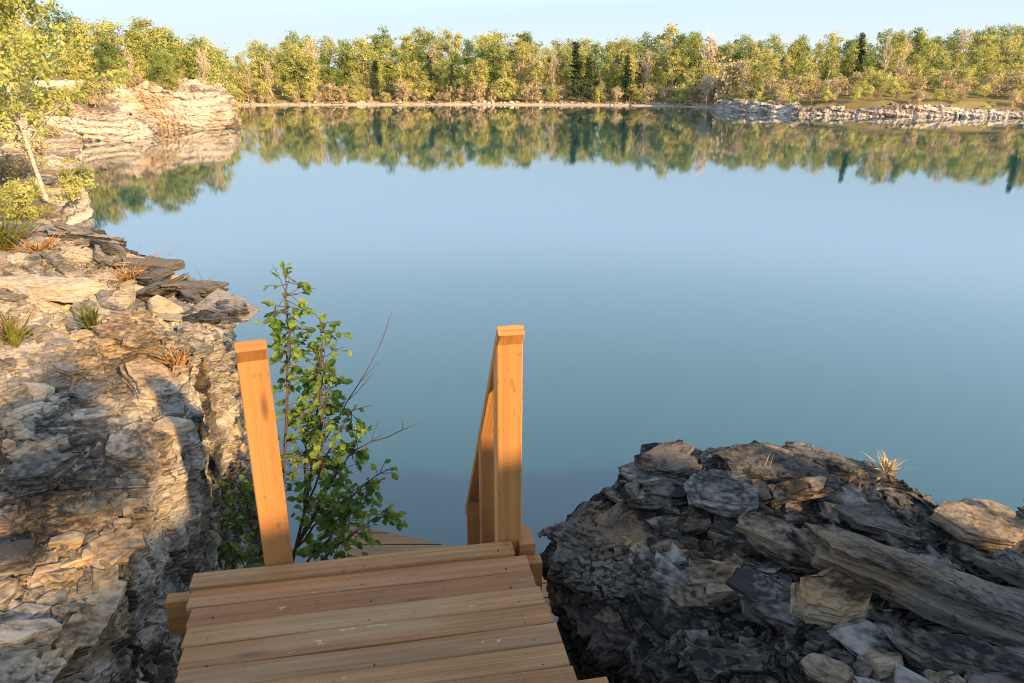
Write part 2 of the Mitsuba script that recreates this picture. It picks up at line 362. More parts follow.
def zbank_unseen(x, y):
    """the unseen bank behind the photographer, its crest notched to shade deck and rocks"""
    u, a = 0.766 * x + 0.643 * y, -0.643 * x + 0.766 * y
    h = 2.2 + 0.18 * fbm(u * 1.3, a * 0.4, 0, 4, 61) - 0.35 * sst(1.7, 2.4, u) - 0.45 * np.exp(-((u - 2.78) / 0.13) ** 4) - 0.85 * np.exp(-((u - 3.2) / 0.16) ** 4) - 0.62 * np.exp(-((u - 2.13) / 0.07) ** 4) - 1.6 * sst(-0.6, -3, u) - 1.4 * sst(3.3, 3.65, u) - 1.6 * sst(4.0, 4.8, u)
    return -1.2 + (h + 1.2) * sst(-0.9, -2.9, a) + 0.06 * fbm(x * 4, y * 4, 0, 4, 62) + 0.15 * sst(-3, -20, a)
bank = obj('bank', grid_mesh(np.arange(-9, 14, 0.12), np.arange(-16, 0.2, 0.12), zbank_unseen), 'rock_grey', smooth=25, kind='structure')  # out of view; shades the deck and outcrop, gaps let sun onto some slabs

# far rocks: the headland on the left, the ledge on the right shore
HEAD = [(-53, 53), (-42, 58), (-38, 60), (-33.6, 61.5), (-32.9, 64), (-35.5, 70), (-38.5, 74.5), (-35.6, 76), (-32.4, 77.2), (-31.6, 80), (-35, 91), (-40, 102)]
def zhead(x, y):
    b = WATER + 1.7 + 1.5 * sst(62, 74, y) - 1.0 * sst(88, 102, y) + 1.2 * sst(-31, -40, x)
    return terrace(b + 1.6 * fbm(x * 0.25, y * 0.25, 0, 4, 71), 0.5, 4) + 0.25 * fbm(x * 1.5, y * 1.5, 0, 3, 72)
headland = obj('headland', shell(HEAD, (-1, 0.1), zhead, WATER - 0.5, 0.11, geo(0, 25, 0.14, 1.05, 2), 44, 73, bulge=0.20, bedamp=0.10, jag=0.2, scale=4, bed=0.07, undercut=-1.6, fine=0.05), 'rock_far', smooth=25, kind='structure')
def boulders(rim, inward, zf, n, lo, hi, seed, dmax):
    rng = np.random.default_rng(seed)
    rim = np.asarray(rim, float); seg = np.r_[0, np.cumsum(np.linalg.norm(np.diff(rim, axis=0), axis=1))]
    V, F, at = [], [], 0
    pr = [flake(rng, 1, rng.uniform(0.6, 0.9), rng.uniform(0.3, 0.6), 2, 6) for _ in range(10)]
    for _ in range(n):
        s_ = rng.uniform(0, seg[-1]); d = rng.uniform(-0.6, dmax) if rng.random() < 0.6 else rng.uniform(-1.4, 0.3)
        x, y = np.interp(s_, seg, rim[:, 0]) + inward[0] * d, np.interp(s_, seg, rim[:, 1]) + inward[1] * d
        z = float(zf(x, y)) if d > 0 else WATER + (float(zf(x, y)) - WATER) * max(0, 1 + d / 1.2) * rng.uniform(0.6, 1)
        v, f = pr[int(rng.integers(10))]; q = lo + (hi - lo) * rng.random() ** 2
        V.append((v * q) @ rot(rng.uniform(0, 6.28), rng.normal(0, 0.3), rng.normal(0, 0.3)).T + (x, y, z - 0.1 * q)); F.append(f + at); at += len(v)
    return np.concatenate(V), np.concatenate(F)
obj('rubble', boulders(HEAD, (-1, 0.1), zhead, 1500, 0.15, 1.1, 74, 6), 'rock_far', headland, kind='stuff')
FAR = [(38.6, 142), (38.8, 131), (39.6, 127), (41, 121), (43.5, 113.8), (49, 109.8), (60, 106.3), (72, 102.3), (90, 97.3), (119, 86)]
def zfar(x, y):
    b = WATER + 1.0 + 0.5 * sst(47, 41, x) - 0.3 * sst(60, 80, x)
    return terrace(b + 1.5 * fbm(x * 0.2, y * 0.2, 0, 4, 81), 0.45, 4) + 0.2 * fbm(x * 1.5, y * 1.5, 0, 3, 82)
far_ledge = obj('far_rock_ledge', shell(FAR, (0.25, 1), zfar, WATER - 0.5, 0.13, geo(0, 8, 0.14, 1.05, 2), 30, 83, bulge=0.22, bedamp=0.10, jag=0.14, scale=4, bed=0.07, undercut=-0.9, fine=0.05), 'rock_far', smooth=25, kind='structure')

obj('rubble', boulders(FAR, (0.25, 1), zfar, 1200, 0.2, 1.2, 84, 3), 'rock_far', far_ledge, kind='stuff')

MID = [(-9.5, 9.3), (-11.6, 17), (-14.6, 24.8), (-19.6, 33), (-24, 41), (-30.5, 52), (-37, 58)]
def zmid(x, y):
    return terrace(WATER + 0.9 + 1.0 * fbm(x * 0.5, y * 0.5, 0, 4, 91), 0.25, 4) + 0.12 * fbm(x * 2.5, y * 2.5, 0, 3, 92)
obj('rocky_shore', shell(MID, (-1, -0.1), zmid, WATER - 0.4, 0.1, geo(0, 5, 0.12, 1.06, 1), 24, 93, bulge=0.12, bedamp=0.06, jag=0.1, scale=4), 'rock_far', smooth=25, kind='structure')

# ------------------------------------------------------------------ stones and slabs
def slab_mesh(L, W, H, res, seed, n=13, rough=0.13, sides=0.04, bed=0.014, amp=0.010, taper=0.0):
    """a large slab, finely meshed, its sides broken along thin beds"""
    rng = np.random.default_rng(seed)
    poly = Polygon(shard(rng, int(rng.integers(6, 9))) * [L / 2, W / 2]).buffer(0)
    m = trimesh.creation.extrude_polygon(poly, H, engine='earcut')
    v, f = trimesh.remesh.subdivide_to_size(m.vertices, m.faces, res, max_iter=12)
    m = trimesh.Trimesh(v, f); m.merge_vertices()
    v = m.vertices.copy(); v[:, 2] -= H / 2
    hz = v[:, 2] / (H / 2)
    side = shapely.distance(shapely.points(v[:, :2]), poly.boundary) < 1e-5
    out = v[:, :2] / np.maximum(np.linalg.norm(v[:, :2], axis=1, keepdims=True), 1e-6)
    lay = meshkit.noise(np.stack([np.floor((v[:, 2] + 0.01 * fbm(v[:, 0] * 6, v[:, 1] * 6, 0, 2, seed)) / bed) * 3.7 + 100, v[:, 0] * 4, v[:, 1] * 4], -1), seed) - 0.5
    o = sides * 2 * lay + sides * 2.2 * fbm(v[:, 0] * 9, v[:, 1] * 9, v[:, 2] * 12, 3, seed + 1)
    v[:, :2] += out * (o * side)[:, None]
    edge = np.exp(-shapely.distance(shapely.points(v[:, :2]), poly.boundary) / 0.03)
    v[:, 2] += hz * (amp * 3 * fbm(v[:, 0] * 5, v[:, 1] * 5, hz * 2, 4, seed + 2) + 1.5 * amp * fbm(v[:, 0] * 26, v[:, 1] * 26, hz, 3, seed + 3) + 0.5 * amp * np.sign(fbm(v[:, 0] * 3.2 + 0.5 * v[:, 1], v[:, 1] * 3.2, hz, 4, seed + 4) + 0.08) - 0.08 * H * edge)
    v[:, 2] *= 1 - taper * (v[:, 0] / L + 0.5)
    return v, m.faces

def layered(L, W, H, res, seed, n=3):
    """a slab split into a few sheets, each broken off along its own edge"""
    rng = np.random.default_rng(seed + 7000)
    ms, at, z = [], 0, -H / 2
    for k in range(n):
        t = H / n * rng.uniform(0.75, 1.3)
        q = 1.0 - 0.07 * k * rng.uniform(0.2, 1.6)
        v, f = slab_mesh(L * q, W * q * rng.uniform(0.9, 1.05), t, res, seed + 40 * k if rng.random() < 0.55 else seed, sides=0.022, amp=0.007)
        v = v @ rot(rng.normal(0, 0.10), rng.normal(0, 0.025), rng.normal(0, 0.03)).T + (rng.normal(0, 0.03) * L, rng.normal(0, 0.05) * W, z + t * 0.5)
        ms.append((v, f + at)); at += len(v); z += t * 0.93
    return np.concatenate([m[0] for m in ms]), np.concatenate([m[1] for m in ms])

def put(mesh, loc, R):
    return mesh[0] @ R.T + np.asarray(loc), mesh[1]

def lie(zf, x, y, e=0.08):
    """a rotation that lays z along the surface's normal"""
    zx, zy = (float(zf(x + e, y)) - float(zf(x - e, y))) / (2 * e), (float(zf(x, y + e)) - float(zf(x, y - e))) / (2 * e)
    n = np.array([-zx, -zy, 1.0]); n /= np.linalg.norm(n)
    ax = np.cross([0, 0, 1], n); s = np.linalg.norm(ax)
    if s < 1e-6:
        return np.eye(3)
    return trimesh.transformations.rotation_matrix(min(math.asin(min(s, 1)), 0.6), ax / s)[:3, :3]

deg = math.radians
# big pieces of the right outcrop; (label, x, y, z, L, W, H, yaw, pitch, roll, material)
BIG = [
 ('long dark layered slab running down to the right across the outcrop', 1.52, 2.16, -0.10, 0.95, 0.34, 0.12, -32, 6, -10, 'rock_dark'),
 ('smooth blue grey flat slab near the middle of the right outcrop', 0.97, 2.80, -0.13, 0.36, 0.26, 0.05, -20, 4, 8, 'rock_slate'),
 ('dark lens shaped slab on the left part of the right outcrop', 0.655, 2.83, -0.20, 0.30, 0.17, 0.07, 5, 2, 6, 'rock_dark'),
 ('narrow bluish slab lying just below the dark lens shaped slab', 0.70, 2.66, -0.24, 0.27, 0.14, 0.05, 8, 3, 10, 'rock_slate'),
 ('rounded dark blue block beside the square olive block', 0.63, 2.33, -0.25, 0.27, 0.20, 0.12, -30, 8, 14, 'rock_slate'),
 ('square olive brown block with a pale vertical scratch', 0.80, 2.32, -0.22, 0.24, 0.18, 0.13, -8, 4, 22, 'rock_brown'),
 ('dark top left block with a lit brown broken face', 0.77, 3.10, -0.16, 0.34, 0.26, 0.14, 12, -4, 8, 'rock_dark'),
 ('slim tan slab catching the sun near the top of the outcrop', 1.30, 2.80, -0.10, 0.34, 0.13, 0.05, 10, -3, 6, 'rock_brown'),
 ('triangular brown stone with a sunlit right edge', 1.10, 2.00, -0.06, 0.24, 0.20, 0.07, -18, 8, 22, 'rock_brown'),
 ('thick block with a rough tan front face at the right edge', 2.02, 2.62, -0.22, 0.46, 0.30, 0.17, -12, 3, 4, 'rock_brown'),
 ('flat grey slab low on the outcrop below the triangular stone', 1.17, 1.86, -0.10, 0.25, 0.15, 0.05, -12, 4, 8, 'rock_slate'),
 ('long flat slab at the bottom right corner of the outcrop', 1.40, 1.76, -0.08, 0.42, 0.16, 0.07, -20, 4, 4, 'rock_dark'),
 ('blunt dark stone at the bottom of the outcrop under the flat grey slab', 0.99, 1.76, -0.16, 0.15, 0.14, 0.12, 20, 5, 14, 'rock_brown'),
 ('pale edged curved slab along the lower left of the outcrop', 0.60, 2.06, -0.27, 0.52, 0.22, 0.10, -52, 4, -4, 'rock_dark'),
 ('sharp upright sliver at the far right end of the outcrop', 2.46, 2.95, -0.36, 0.10, 0.06, 0.22, 30, 35, 10, 'rock_slate'),
 ('dark bluish flat slab behind the long layered slab', 1.66, 2.66, -0.23, 0.52, 0.34, 0.07, -14, 3, 3, 'rock_dark'),
 ('broad dark layered block on the crest of the outcrop', 1.22, 3.06, -0.16, 0.62, 0.32, 0.13, -6, 4, 6, 'rock_dark'),
 ('dark layered block to the right of the crest of the outcrop', 1.66, 3.04, -0.22, 0.46, 0.28, 0.12, -14, 6, 6, 'rock_dark'),
 ('brown grey slab leaning between the tan slab and the long slab', 1.10, 2.50, -0.16, 0.36, 0.22, 0.06, -38, 8, 10, 'rock_brown'),
 ('thin slate slab tilted beside the triangular stone', 0.93, 2.10, -0.13, 0.30, 0.16, 0.04, -40, 10, 12, 'rock_slate'),
 ('layered grey slab on the right edge below the thick block', 2.02, 2.22, -0.16, 0.55, 0.22, 0.10, -26, 8, -6, 'rock_dark'),
]
for k, (lab, x, y, z, L, W, H, yw, pt, rl, mat) in enumerate(BIG):
    o = obj('slab', put(layered(L, W, H, max(0.016, L / 34), 300 + k, 2 + k % 3), (x, y, z), rot(deg(yw), deg(pt), deg(rl))), mat, smooth=False)
    tag(o, lab, 'rock')

# the crust at the left tip of the outcrop, full of small chips
cr = slab_mesh(0.62, 0.42, 0.10, 0.016, 391, rough=0.18)
o = obj('slab', put(cr, (0.37, 2.58, -0.34), rot(deg(128), deg(-8), deg(4))), 'rock_dark', smooth=False)
tag(o, 'gravelly dark crust overhanging at the left tip of the right outcrop', 'rock')

def zcrust(x, y):
    return -0.285 + 0.02 * fbm(np.asarray(x) * 9, np.asarray(y) * 9, 0, 3, 35) + 0 * np.asarray(x)
CRUST_IN = Polygon([(0.12, 2.72), (0.20, 2.40), (0.42, 2.22), (0.58, 2.36), (0.55, 2.66), (0.40, 2.92)])
rng = np.random.default_rng(5)
def scatter(n, region, zf, sizes, mats, name, label, cat, group, tiltdeg, lift, near, layers=(1, 3), flat=(0.10, 0.26), seed=0, keep=None, yaw=None):
    rng = np.random.default_rng(seed)
    done = 0
    while done < n:
        x, y = rng.uniform(region[0], region[2]), rng.uniform(region[1], region[3])
        if keep is not None and not keep(x, y, rng):
            continue
        L = sizes(rng, x, y)
        W = L * rng.uniform(0.5, 0.9)
        H = L * rng.uniform(*flat)
        R = lie(zf, x, y) @ rot(rng.uniform(0, 2 * PI) if yaw is None else deg(rng.normal(*yaw)), deg(rng.normal(0, tiltdeg)), deg(rng.normal(0, tiltdeg)))
        m = put(flake(rng, L, W, H, int(rng.integers(*layers)), int(rng.integers(5, 8))), (x, y, float(zf(x, y)) + lift * L), R)
        mat = mats[int(rng.integers(len(mats)))]
        o = obj(name, m, mat, smooth=False)
        ref = min(near, key=lambda r: (r[0] - x) ** 2 + (r[1] - y) ** 2)[2]
        lab = f"{'large' if L > 0.165 else 'small' if L < 0.105 else 'medium'} {STONE[mat]} shale {'plate' if name == 'broken_plate' else 'rim plate' if name == 'rim_plate' else 'stone'} {ref}"
        tag(o, lab, cat, f'{lab} group')
        done += 1
STONE = {'rock_tan': 'tan', 'rock_grey': 'grey', 'rock_pale': 'pale cream', 'rock_dark': 'dark', 'rock_slate': 'bluish', 'rock_brown': 'brown'}
NEAR_L = [(-2.95, 4.35, 'beside the broad pale slab'), (-2.35, 4.1, 'by the second pale slab'), (-2.66, 4.8, 'near the rusty tuft on the rim'), (-1.95, 4.4, 'at the outer corner of the ledge'), (-2.65, 3.55, 'by the orange tuft at the left edge'),
          (-2.3, 3.7, 'by the green weed clump'), (-1.75, 3.4, 'by the brown tuft at the broken edge'), (-2.0, 2.9, 'in the rubble hollow'), (-2.3, 2.9, 'at the left edge of the rubble hollow'), (-1.7, 2.6, 'at the near edge of the rubble hollow'),
          (-1.5, 2.25, 'beside the thin dry twig'), (-1.9, 2.2, 'at the left edge below the rubble hollow'), (-1.5, 1.8, 'at the near end of the left ledge'), (-3.6, 5.2, 'by the tall weeds'), (-3.2, 5.5, 'on the far rim of the ledge')]
NEAR_R = [(1.25, 2.75, 'by the slim tan slab'), (0.97, 2.8, 'by the smooth blue slab'), (0.65, 2.85, 'by the dark lens shaped slab'), (0.4, 2.7, 'on the crust at the left tip'), (0.7, 3.1, 'by the lit top left block'), (1.25, 3.05, 'on the crest of the outcrop'),
          (1.75, 3.0, 'by the straw grass tuft'), (2.0, 2.6, 'by the thick block at the right edge'), (1.6, 2.65, 'behind the long layered slab'), (1.5, 2.05, 'in front of the long layered slab'), (1.1, 2.0, 'by the triangular stone'), (0.8, 2.3, 'by the square olive block'),
          (0.55, 2.3, 'along the lower left edge of the outcrop'), (0.9, 1.8, 'at the bottom of the outcrop'), (1.4, 1.75, 'at the bottom right corner'), (2.2, 2.9, 'at the far right end of the outcrop')]
right_in = shapely.geometry.Polygon(RIGHT_RIM + [(7, -1.6)]).buffer(-0.03)
left_in = shapely.geometry.Polygon(LEFT_RIM + [(-12, -0.6)]).buffer(-0.02)
def seen(x, y):
    """roughly inside the camera's field"""
    return abs(x) < 0.80 * (y + 0.45)
scatter(230, (0.15, 1.5, 2.9, 3.25), zright, lambda r, x, y: 0.06 + 0.16 * r.random() ** 1.7, ['rock_dark', 'rock_dark', 'rock_slate', 'rock_brown', 'rock_dark'], 'broken_stone',
        'broken dark shale stone wedged among the slabs of the right outcrop', 'stone', 'loose stones on the right outcrop', 13, 0.02, NEAR_R, seed=101, keep=lambda x, y, r: right_in.contains(shapely.Point(x, y)) and seen(x, y))
scatter(190, (0.12, 1.5, 2.9, 3.25), zright, lambda r, x, y: 0.09 + 0.24 * r.random() ** 1.4, ['rock_dark', 'rock_dark', 'rock_slate', 'rock_brown'], 'broken_plate',
        'plate', 'stone', 'thin plates on the right outcrop', 6, 0.02, NEAR_R, layers=(2, 5), flat=(0.07, 0.14), seed=111, keep=lambda x, y, r: right_in.contains(shapely.Point(x, y)) and seen(x, y), yaw=(-32, 22))
def zrim(x, y):
    return float(zleft(x, y)) + 0.03
RIM_BAND = shapely.geometry.LineString(LEFT_RIM[6:14]).buffer(0.30)
scatter(46, (-4.6, 4.0, -1.5, 7.0), zrim, lambda r, x, y: r.uniform(0.18, 0.5), ['rock_dark', 'rock_slate', 'rock_dark', 'rock_grey'], 'rim_plate',
        'plate', 'stone', 'thin plates along the rim', 4, 0.0, NEAR_L, layers=(2, 5), flat=(0.06, 0.12), seed=113, keep=lambda x, y, r: RIM_BAND.contains(shapely.Point(x, y)) and left_in.contains(shapely.Point(x, y)), yaw=(-40, 20))
scatter(130, (-4.2, 1.5, -1.25, 6.0), zleft, lambda r, x, y: r.uniform(0.12, 0.26) * (1.0 if y < 4 else 1.5), ['rock_tan', 'rock_grey', 'rock_tan', 'rock_pale'], 'broken_plate',
        'plate', 'stone', 'thin plates on the left ledge', 7, 0.02, NEAR_L, layers=(2, 4), flat=(0.06, 0.13), seed=112, keep=lambda x, y, r: left_in.contains(shapely.Point(x, y)) and seen(x, y))
scatter(270, (-4.2, 1.3, -1.2, 6.0), zleft, lambda r, x, y: (0.06 + 0.15 * r.random() ** 1.6) * (1.0 if y < 4 else 1.5), ['rock_tan', 'rock_grey', 'rock_grey', 'rock_pale', 'rock_tan'], 'loose_stone',
        'flat broken shale stone lying in the rubble on the left ledge', 'stone', 'loose stones on the left ledge', 12, 0.0, NEAR_L, seed=102,
        keep=lambda x, y, r: left_in.contains(shapely.Point(x, y)) and seen(x, y) and r.random() < 0.25 + 0.75 * math.exp(-((x + 2.0) / 0.7) ** 2 - ((y - 2.9) / 0.9) ** 2))

def gravel(n, region, zf, lo, hi, seed, poly, dens=None):
    rng = np.random.default_rng(seed)
    V, F, at, k = [], [], 0, 0
    protos = [flake(rng, 1, rng.uniform(0.5, 0.9), rng.uniform(0.2, 0.4), 1, 5) for _ in range(12)]
    x, y = rng.uniform(region[0], region[2], n * 6), rng.uniform(region[1], region[3], n * 6)
    ok = shapely.contains_xy(poly, x, y) & (np.abs(x) < 0.85 * (y + 0.5))
    if dens is not None:
        ok &= rng.random(len(x)) < dens(x, y)
    x, y = x[ok][:n], y[ok][:n]
    z = zf(x, y)
    for a, b, c in zip(x, y, z):
        v, f = protos[int(rng.integers(12))]
        s = lo + (hi - lo) * rng.random() ** 2.5
        V.append((v * s) @ rot(rng.uniform(0, 6.28), rng.normal(0, 0.3), rng.normal(0, 0.3)).T + (a, b, c - 0.05 * s)); F.append(f + at); at += len(v)
    return np.concatenate(V), np.concatenate(F)
o = obj('gravel', gravel(8000, (0.1, 1.4, 3.0, 3.3), zright, 0.012, 0.085, 7, right_in), 'rock_dark', smooth=20, kind='stuff', label='dark shale chips and gravel strewn between the slabs of the right outcrop', category='gravel')
o = obj('gravel', gravel(2600, (0.1, 1.4, 3.0, 3.3), zright, 0.012, 0.07, 17, right_in), 'rock_brown', smooth=20, kind='stuff', label='brown shale chips strewn between the slabs of the right outcrop', category='gravel')
o = obj('gravel', gravel(700, (0.05, 2.1, 0.7, 3.0), zcrust, 0.015, 0.07, 27, CRUST_IN), 'rock_dark', smooth=20, kind='stuff', label='dark shale chips embedded in the crust at the left tip of the right outcrop', category='gravel')
o = obj('gravel', gravel(11000, (-4.5, 1.2, -1.1, 6.5), zleft, 0.012, 0.085, 8, left_in), 'rock_tan', smooth=20, kind='stuff', label='tan shale chips and gravel covering the left rock ledge', category='gravel')
o = obj('gravel', gravel(4500, (-3.2, 1.6, -1.3, 4.2), zleft, 0.02, 0.10, 9, left_in, lambda x, y: 0.12 + np.exp(-((x + 2.0) / 0.6) ** 2 - ((y - 2.9) / 0.7) ** 2)), 'rock_grey', smooth=20, kind='stuff', label='grey shale chips heaped in the hollow of the left ledge', category='gravel')

LEFT_BIG = [
 ('broad pale flat slab lit by the sun on the left ledge', -2.95, 4.35, 0.40, 1.0, 0.42, 0.07, -10, 3, -6, 'rock_pale'),
 ('second pale slab tilted in front of the broad one', -2.35, 4.10, 0.30, 0.62, 0.36, 0.07, -28, 10, -6, 'rock_pale'),
 ('thin dark plate on the rim of the ledge over the water', -2.65, 5.05, 0.27, 0.9, 0.35, 0.05, -44, 2, 3, 'rock_dark'),
 ('thin dark plate jutting out at the outer corner of the ledge', -1.95, 4.45, 0.26, 0.62, 0.30, 0.04, -40, 3, 2, 'rock_dark'),
 ('dark layered plate high on the left rim of the ledge', -3.55, 5.85, 0.28, 1.1, 0.5, 0.07, -42, 2, 3, 'rock_dark'),
 ('farthest dark plate of the ledge against the water', -4.3, 6.5, 0.30, 1.3, 0.5, 0.09, -24, 1, 3, 'rock_dark'),
 ('long tan slab leaning at the broken edge of the ledge', -1.78, 3.25, 0.24, 0.5, 0.2, 0.06, -60, 4, -16, 'rock_tan'),
 ('tan slab split at the edge of the ledge in front of the rubble', -1.62, 2.72, 0.16, 0.42, 0.22, 0.08, -70, 3, -12, 'rock_tan'),
 ('dark overlapping plate on the far rim beside the rusty tuft', -3.05, 5.45, 0.30, 1.0, 0.42, 0.06, -44, 3, 4, 'rock_dark'),
 ('dark plate below the far rim of the ledge', -2.95, 5.0, 0.30, 0.8, 0.34, 0.05, -36, 3, -2, 'rock_dark'),
 ('dark shelf at the outer corner under the jutting plate', -1.98, 4.3, 0.22, 0.5, 0.3, 0.06, -46, 3, -3, 'rock_dark'),
 ('grey triangular flake in the middle of the left rubble', -1.78, 2.42, 0.22, 0.26, 0.2, 0.05, 30, 6, 10, 'rock_grey'),
 ('tan flat stone at the near left corner of the ledge', -1.42, 1.68, 0.10, 0.22, 0.15, 0.05, 20, 6, -10, 'rock_tan'),
 ('dark square stone in the tan rock at the left edge', -1.62, 1.93, 0.17, 0.17, 0.13, 0.06, 10, 4, 6, 'rock_grey'),
 ('brown block beside the dry grass tuft on the ledge', -2.15, 3.7, 0.30, 0.36, 0.24, 0.10, -30, 8, 10, 'rock_tan'),
]
for k, (lab, x, y, z, L, W, H, yw, pt, rl, mat) in enumerate(LEFT_BIG):
    o = obj('slab', put(layered(L, W, H, max(0.018, L / 36), 500 + k, 2 + k % 2), (x, y, z), rot(deg(yw), deg(pt), deg(rl))), mat, smooth=False)
    tag(o, lab, 'rock')

# ------------------------------------------------------------------ timber
BOARD = [0]
def board(a, b, w, h, up=(0, 0, 1), ch=0.004, seg=10, wob=0.0015, cut=None):
    """(mesh, uv) of a sawn board from a to b, w wide and h thick along up, its edges eased"""
    BOARD[0] += 1
    idn = BOARD[0]
    a, b, up = np.asarray(a, float), np.asarray(b, float), np.asarray(up, float)
    L = np.linalg.norm(b - a); d = (b - a) / L
    side = np.cross(d, up); side /= np.linalg.norm(side); up = np.cross(side, d)
    x, y = w / 2, h / 2
    sec = np.array([(-x + ch, -y), (x - ch, -y), (x, -y + ch), (x, y - ch), (x - ch, y), (-x + ch, y), (-x, y - ch), (-x, -y + ch)])
    per = np.r_[0, np.cumsum(np.linalg.norm(np.diff(np.r_[sec, sec[:1]], axis=0), axis=1))]
    t = np.linspace(0, L, seg + 1)
    V, UV, F = [], [], []
    rngb = np.random.default_rng(idn)
    ph = rngb.uniform(0, 100)
    for k in range(8):           # one strip of quads per face, its own vertices: uv without seams
        k2 = (k + 1) % 8
        o = len(V) * 0 + sum(len(v) for v in V)
        for kk, pp in ((k, per[k]), (k2, per[k + 1])):
            off = sec[kk]
            wy = wob * np.sin(t * 3.1 + ph) + wob * np.sin(t * 7.3 + ph * 2)
            V.append(a + np.outer(t, d) + off[0] * side + np.outer(off[1] + wy, up))
            UV.append(np.stack([t, np.full_like(t, idn + 0.02 + pp)], -1))
        n = seg + 1
        i = np.arange(seg)
        F.append(np.stack([o + i, o + i + 1, o + n + i + 1, o + n + i], -1)[:, ::-1])
    for e, tt in ((0, 0.0), (1, L)):
        o = sum(len(v) for v in V)
        wy = wob * math.sin(tt * 3.1 + ph) + wob * math.sin(tt * 7.3 + ph * 2)
        V.append(np.r_[[a + d * tt + wy * up], a + d * tt + sec[:, :1] * side + (sec[:, 1:] + wy) * up])
        UV.append(np.c_[np.r_[0, sec[:, 0]] * 0.3, idn + 0.3 + np.r_[0, sec[:, 1]]])
        i = np.arange(8); j = (i + 1) % 8
        f = np.stack([i * 0 + o, o + 1 + j, o + 1 + i, i * 0 + o], -1)
        F.append(f if e == 0 else f[:, [0, 2, 1, 3]])
    V = np.concatenate(V)
    if cut is not None:
        V = cut(V)
    quads = np.concatenate(F)
    tri = np.vstack([quads[:, [0, 1, 2]], quads[:, [0, 2, 3]]])
    tri = tri[(tri[:, 0] != tri[:, 1]) & (tri[:, 1] != tri[:, 2]) & (tri[:, 0] != tri[:, 2])]
    p0, p1, p2 = V[tri[:, 0]] - V[0], V[tri[:, 1]] - V[0], V[tri[:, 2]] - V[0]
    if np.einsum('ij,ij->', p0, np.cross(p1, p2)) < 0:
        tri = tri[:, ::-1]
    return (V, tri), np.concatenate(UV)

def timber(name, a, b, w, h, parent, mat='wood_post', **kw):
    (m, uv) = board(a, b, w, h, **kw)
    return obj(name, m, mat, parent, uv=uv)

PH = deg(10)
E1, E2 = np.array([math.cos(PH), math.sin(PH), 0]), np.array([-math.sin(PH), math.cos(PH), 0])
ORI = np.array([0, 2.25, 0.0])
def loc(x, y, z=0.0):
    return ORI + E1 * x + E2 * y + np.array([0, 0, z])

deck = thing('wooden_deck', 'brown plank landing at the head of the stairs between the two rocks', 'deck')
rngd = np.random.default_rng(3)
y, k = 0.0, 0
TH = 0.038
while y > -2.9:
    wd = 0.0885 if k else 0.075
    top = 0.012 if k == 0 else rngd.uniform(-0.0015, 0.0015)
    xl = -1.11 + 0.13 * (-y) + rngd.uniform(-0.006, 0.006)
    xr = (0.0 if k == 0 else 0.035 + 0.055 * (-y)) + rngd.uniform(-0.006, 0.006)
    yc = y - wd / 2
    timber('plank', loc(xl, yc, top - TH / 2), loc(xr, yc + rngd.uniform(-0.002, 0.002), top - TH / 2), wd, TH, deck, 'wood_deck', seg=24, ch=0.003)
    y -= wd + 0.0012; k += 1
for yy, xa, xb in ((-0.05, -1.20, 0.10), (-0.66, -1.06, 0.17), (-1.4, -1.0, 0.2), (-2.3, -0.9, 0.25)):
    timber('joist', loc(xa, yy, -TH - 0.072), loc(xb, yy, -TH - 0.072), 0.05, 0.14, deck)
for xx in (-1.045, 0.0):
    timber('beam', loc(xx, -0.085, -0.255), loc(xx + 0.10, -2.8, -0.255), 0.04, 0.14, deck)
for xx, yy in ((-1.13, -0.03), (-0.02, -0.12), (-1.0, -1.4), (0.02, -1.4)):
    timber('support_post', loc(xx, yy, -2.3), loc(xx, yy, -0.19), 0.089, 0.089, deck, up=E2)
scr = []
for k in range(26):
    for xx in (-1.02, -0.55, -0.06):
        p = loc(xx + rngd.normal(0, 0.008) + 0.09 * (k * 0.093), -0.045 - k * 0.093 + rngd.normal(0, 0.012), 0.0 if k else 0.012)
        c = trimesh.creation.cylinder(radius=0.003, height=0.003, sections=8); c.apply_translation(p); scr.append(c)
obj('screw', trimesh.util.concatenate(scr), 'screw_dark', deck, kind='stuff')

stair = thing('wooden_stairs', 'steep wooden stairs dropping from the deck to the lower landing', 'stairs')
SL = 1.2
for xx in (-0.80, -0.02):
    timber('stringer', loc(xx, 0.02, -0.20), loc(xx, 1.0, -1.376), 0.04, 0.2, stair)
for k in range(5):
    timber('tread', loc(-0.78, 0.17 + 0.17 * k, -0.22 - 0.204 * k), loc(-0.04, 0.17 + 0.17 * k, -0.22 - 0.204 * k), 0.2, 0.036, stair, 'wood_deck')

def sloped_top(z0, y0):
    def cut(V):
        V = V.copy()
        yl = (V - ORI) @ E2
        top = V[:, 2] > z0 - 0.05
        V[top, 2] = z0 - SL * (yl[top] - y0)
        return V
    return cut

hr = thing('handrail', 'right handrail of three orange brown posts under a sloping top rail', 'handrail')
RX = -0.005
for yy, zt in ((0.06, 0.722), (0.53, 0.722 - SL * 0.47), (1.12, 0.722 - SL * 1.06)):
    timber('post', loc(RX, yy, zt - 1.5), loc(RX, yy, zt), 0.089, 0.089, hr, up=E2, cut=sloped_top(zt, yy), seg=16)
rn = np.array([0, 0, 1.0]) * math.cos(math.atan(SL)) + E2 * math.sin(math.atan(SL))
ra, rb = loc(RX, 0.06 - 0.085, 0.722 + SL * 0.085) + rn * 0.020, loc(RX, 1.21, 0.722 - SL * 1.15) + rn * 0.020
timber('top_rail', ra, rb, 0.089, 0.038, hr, up=rn)
timber('foot_block', loc(0.055, -0.02, -0.055), loc(0.055, 0.10, -0.055), 0.06, 0.11, hr)

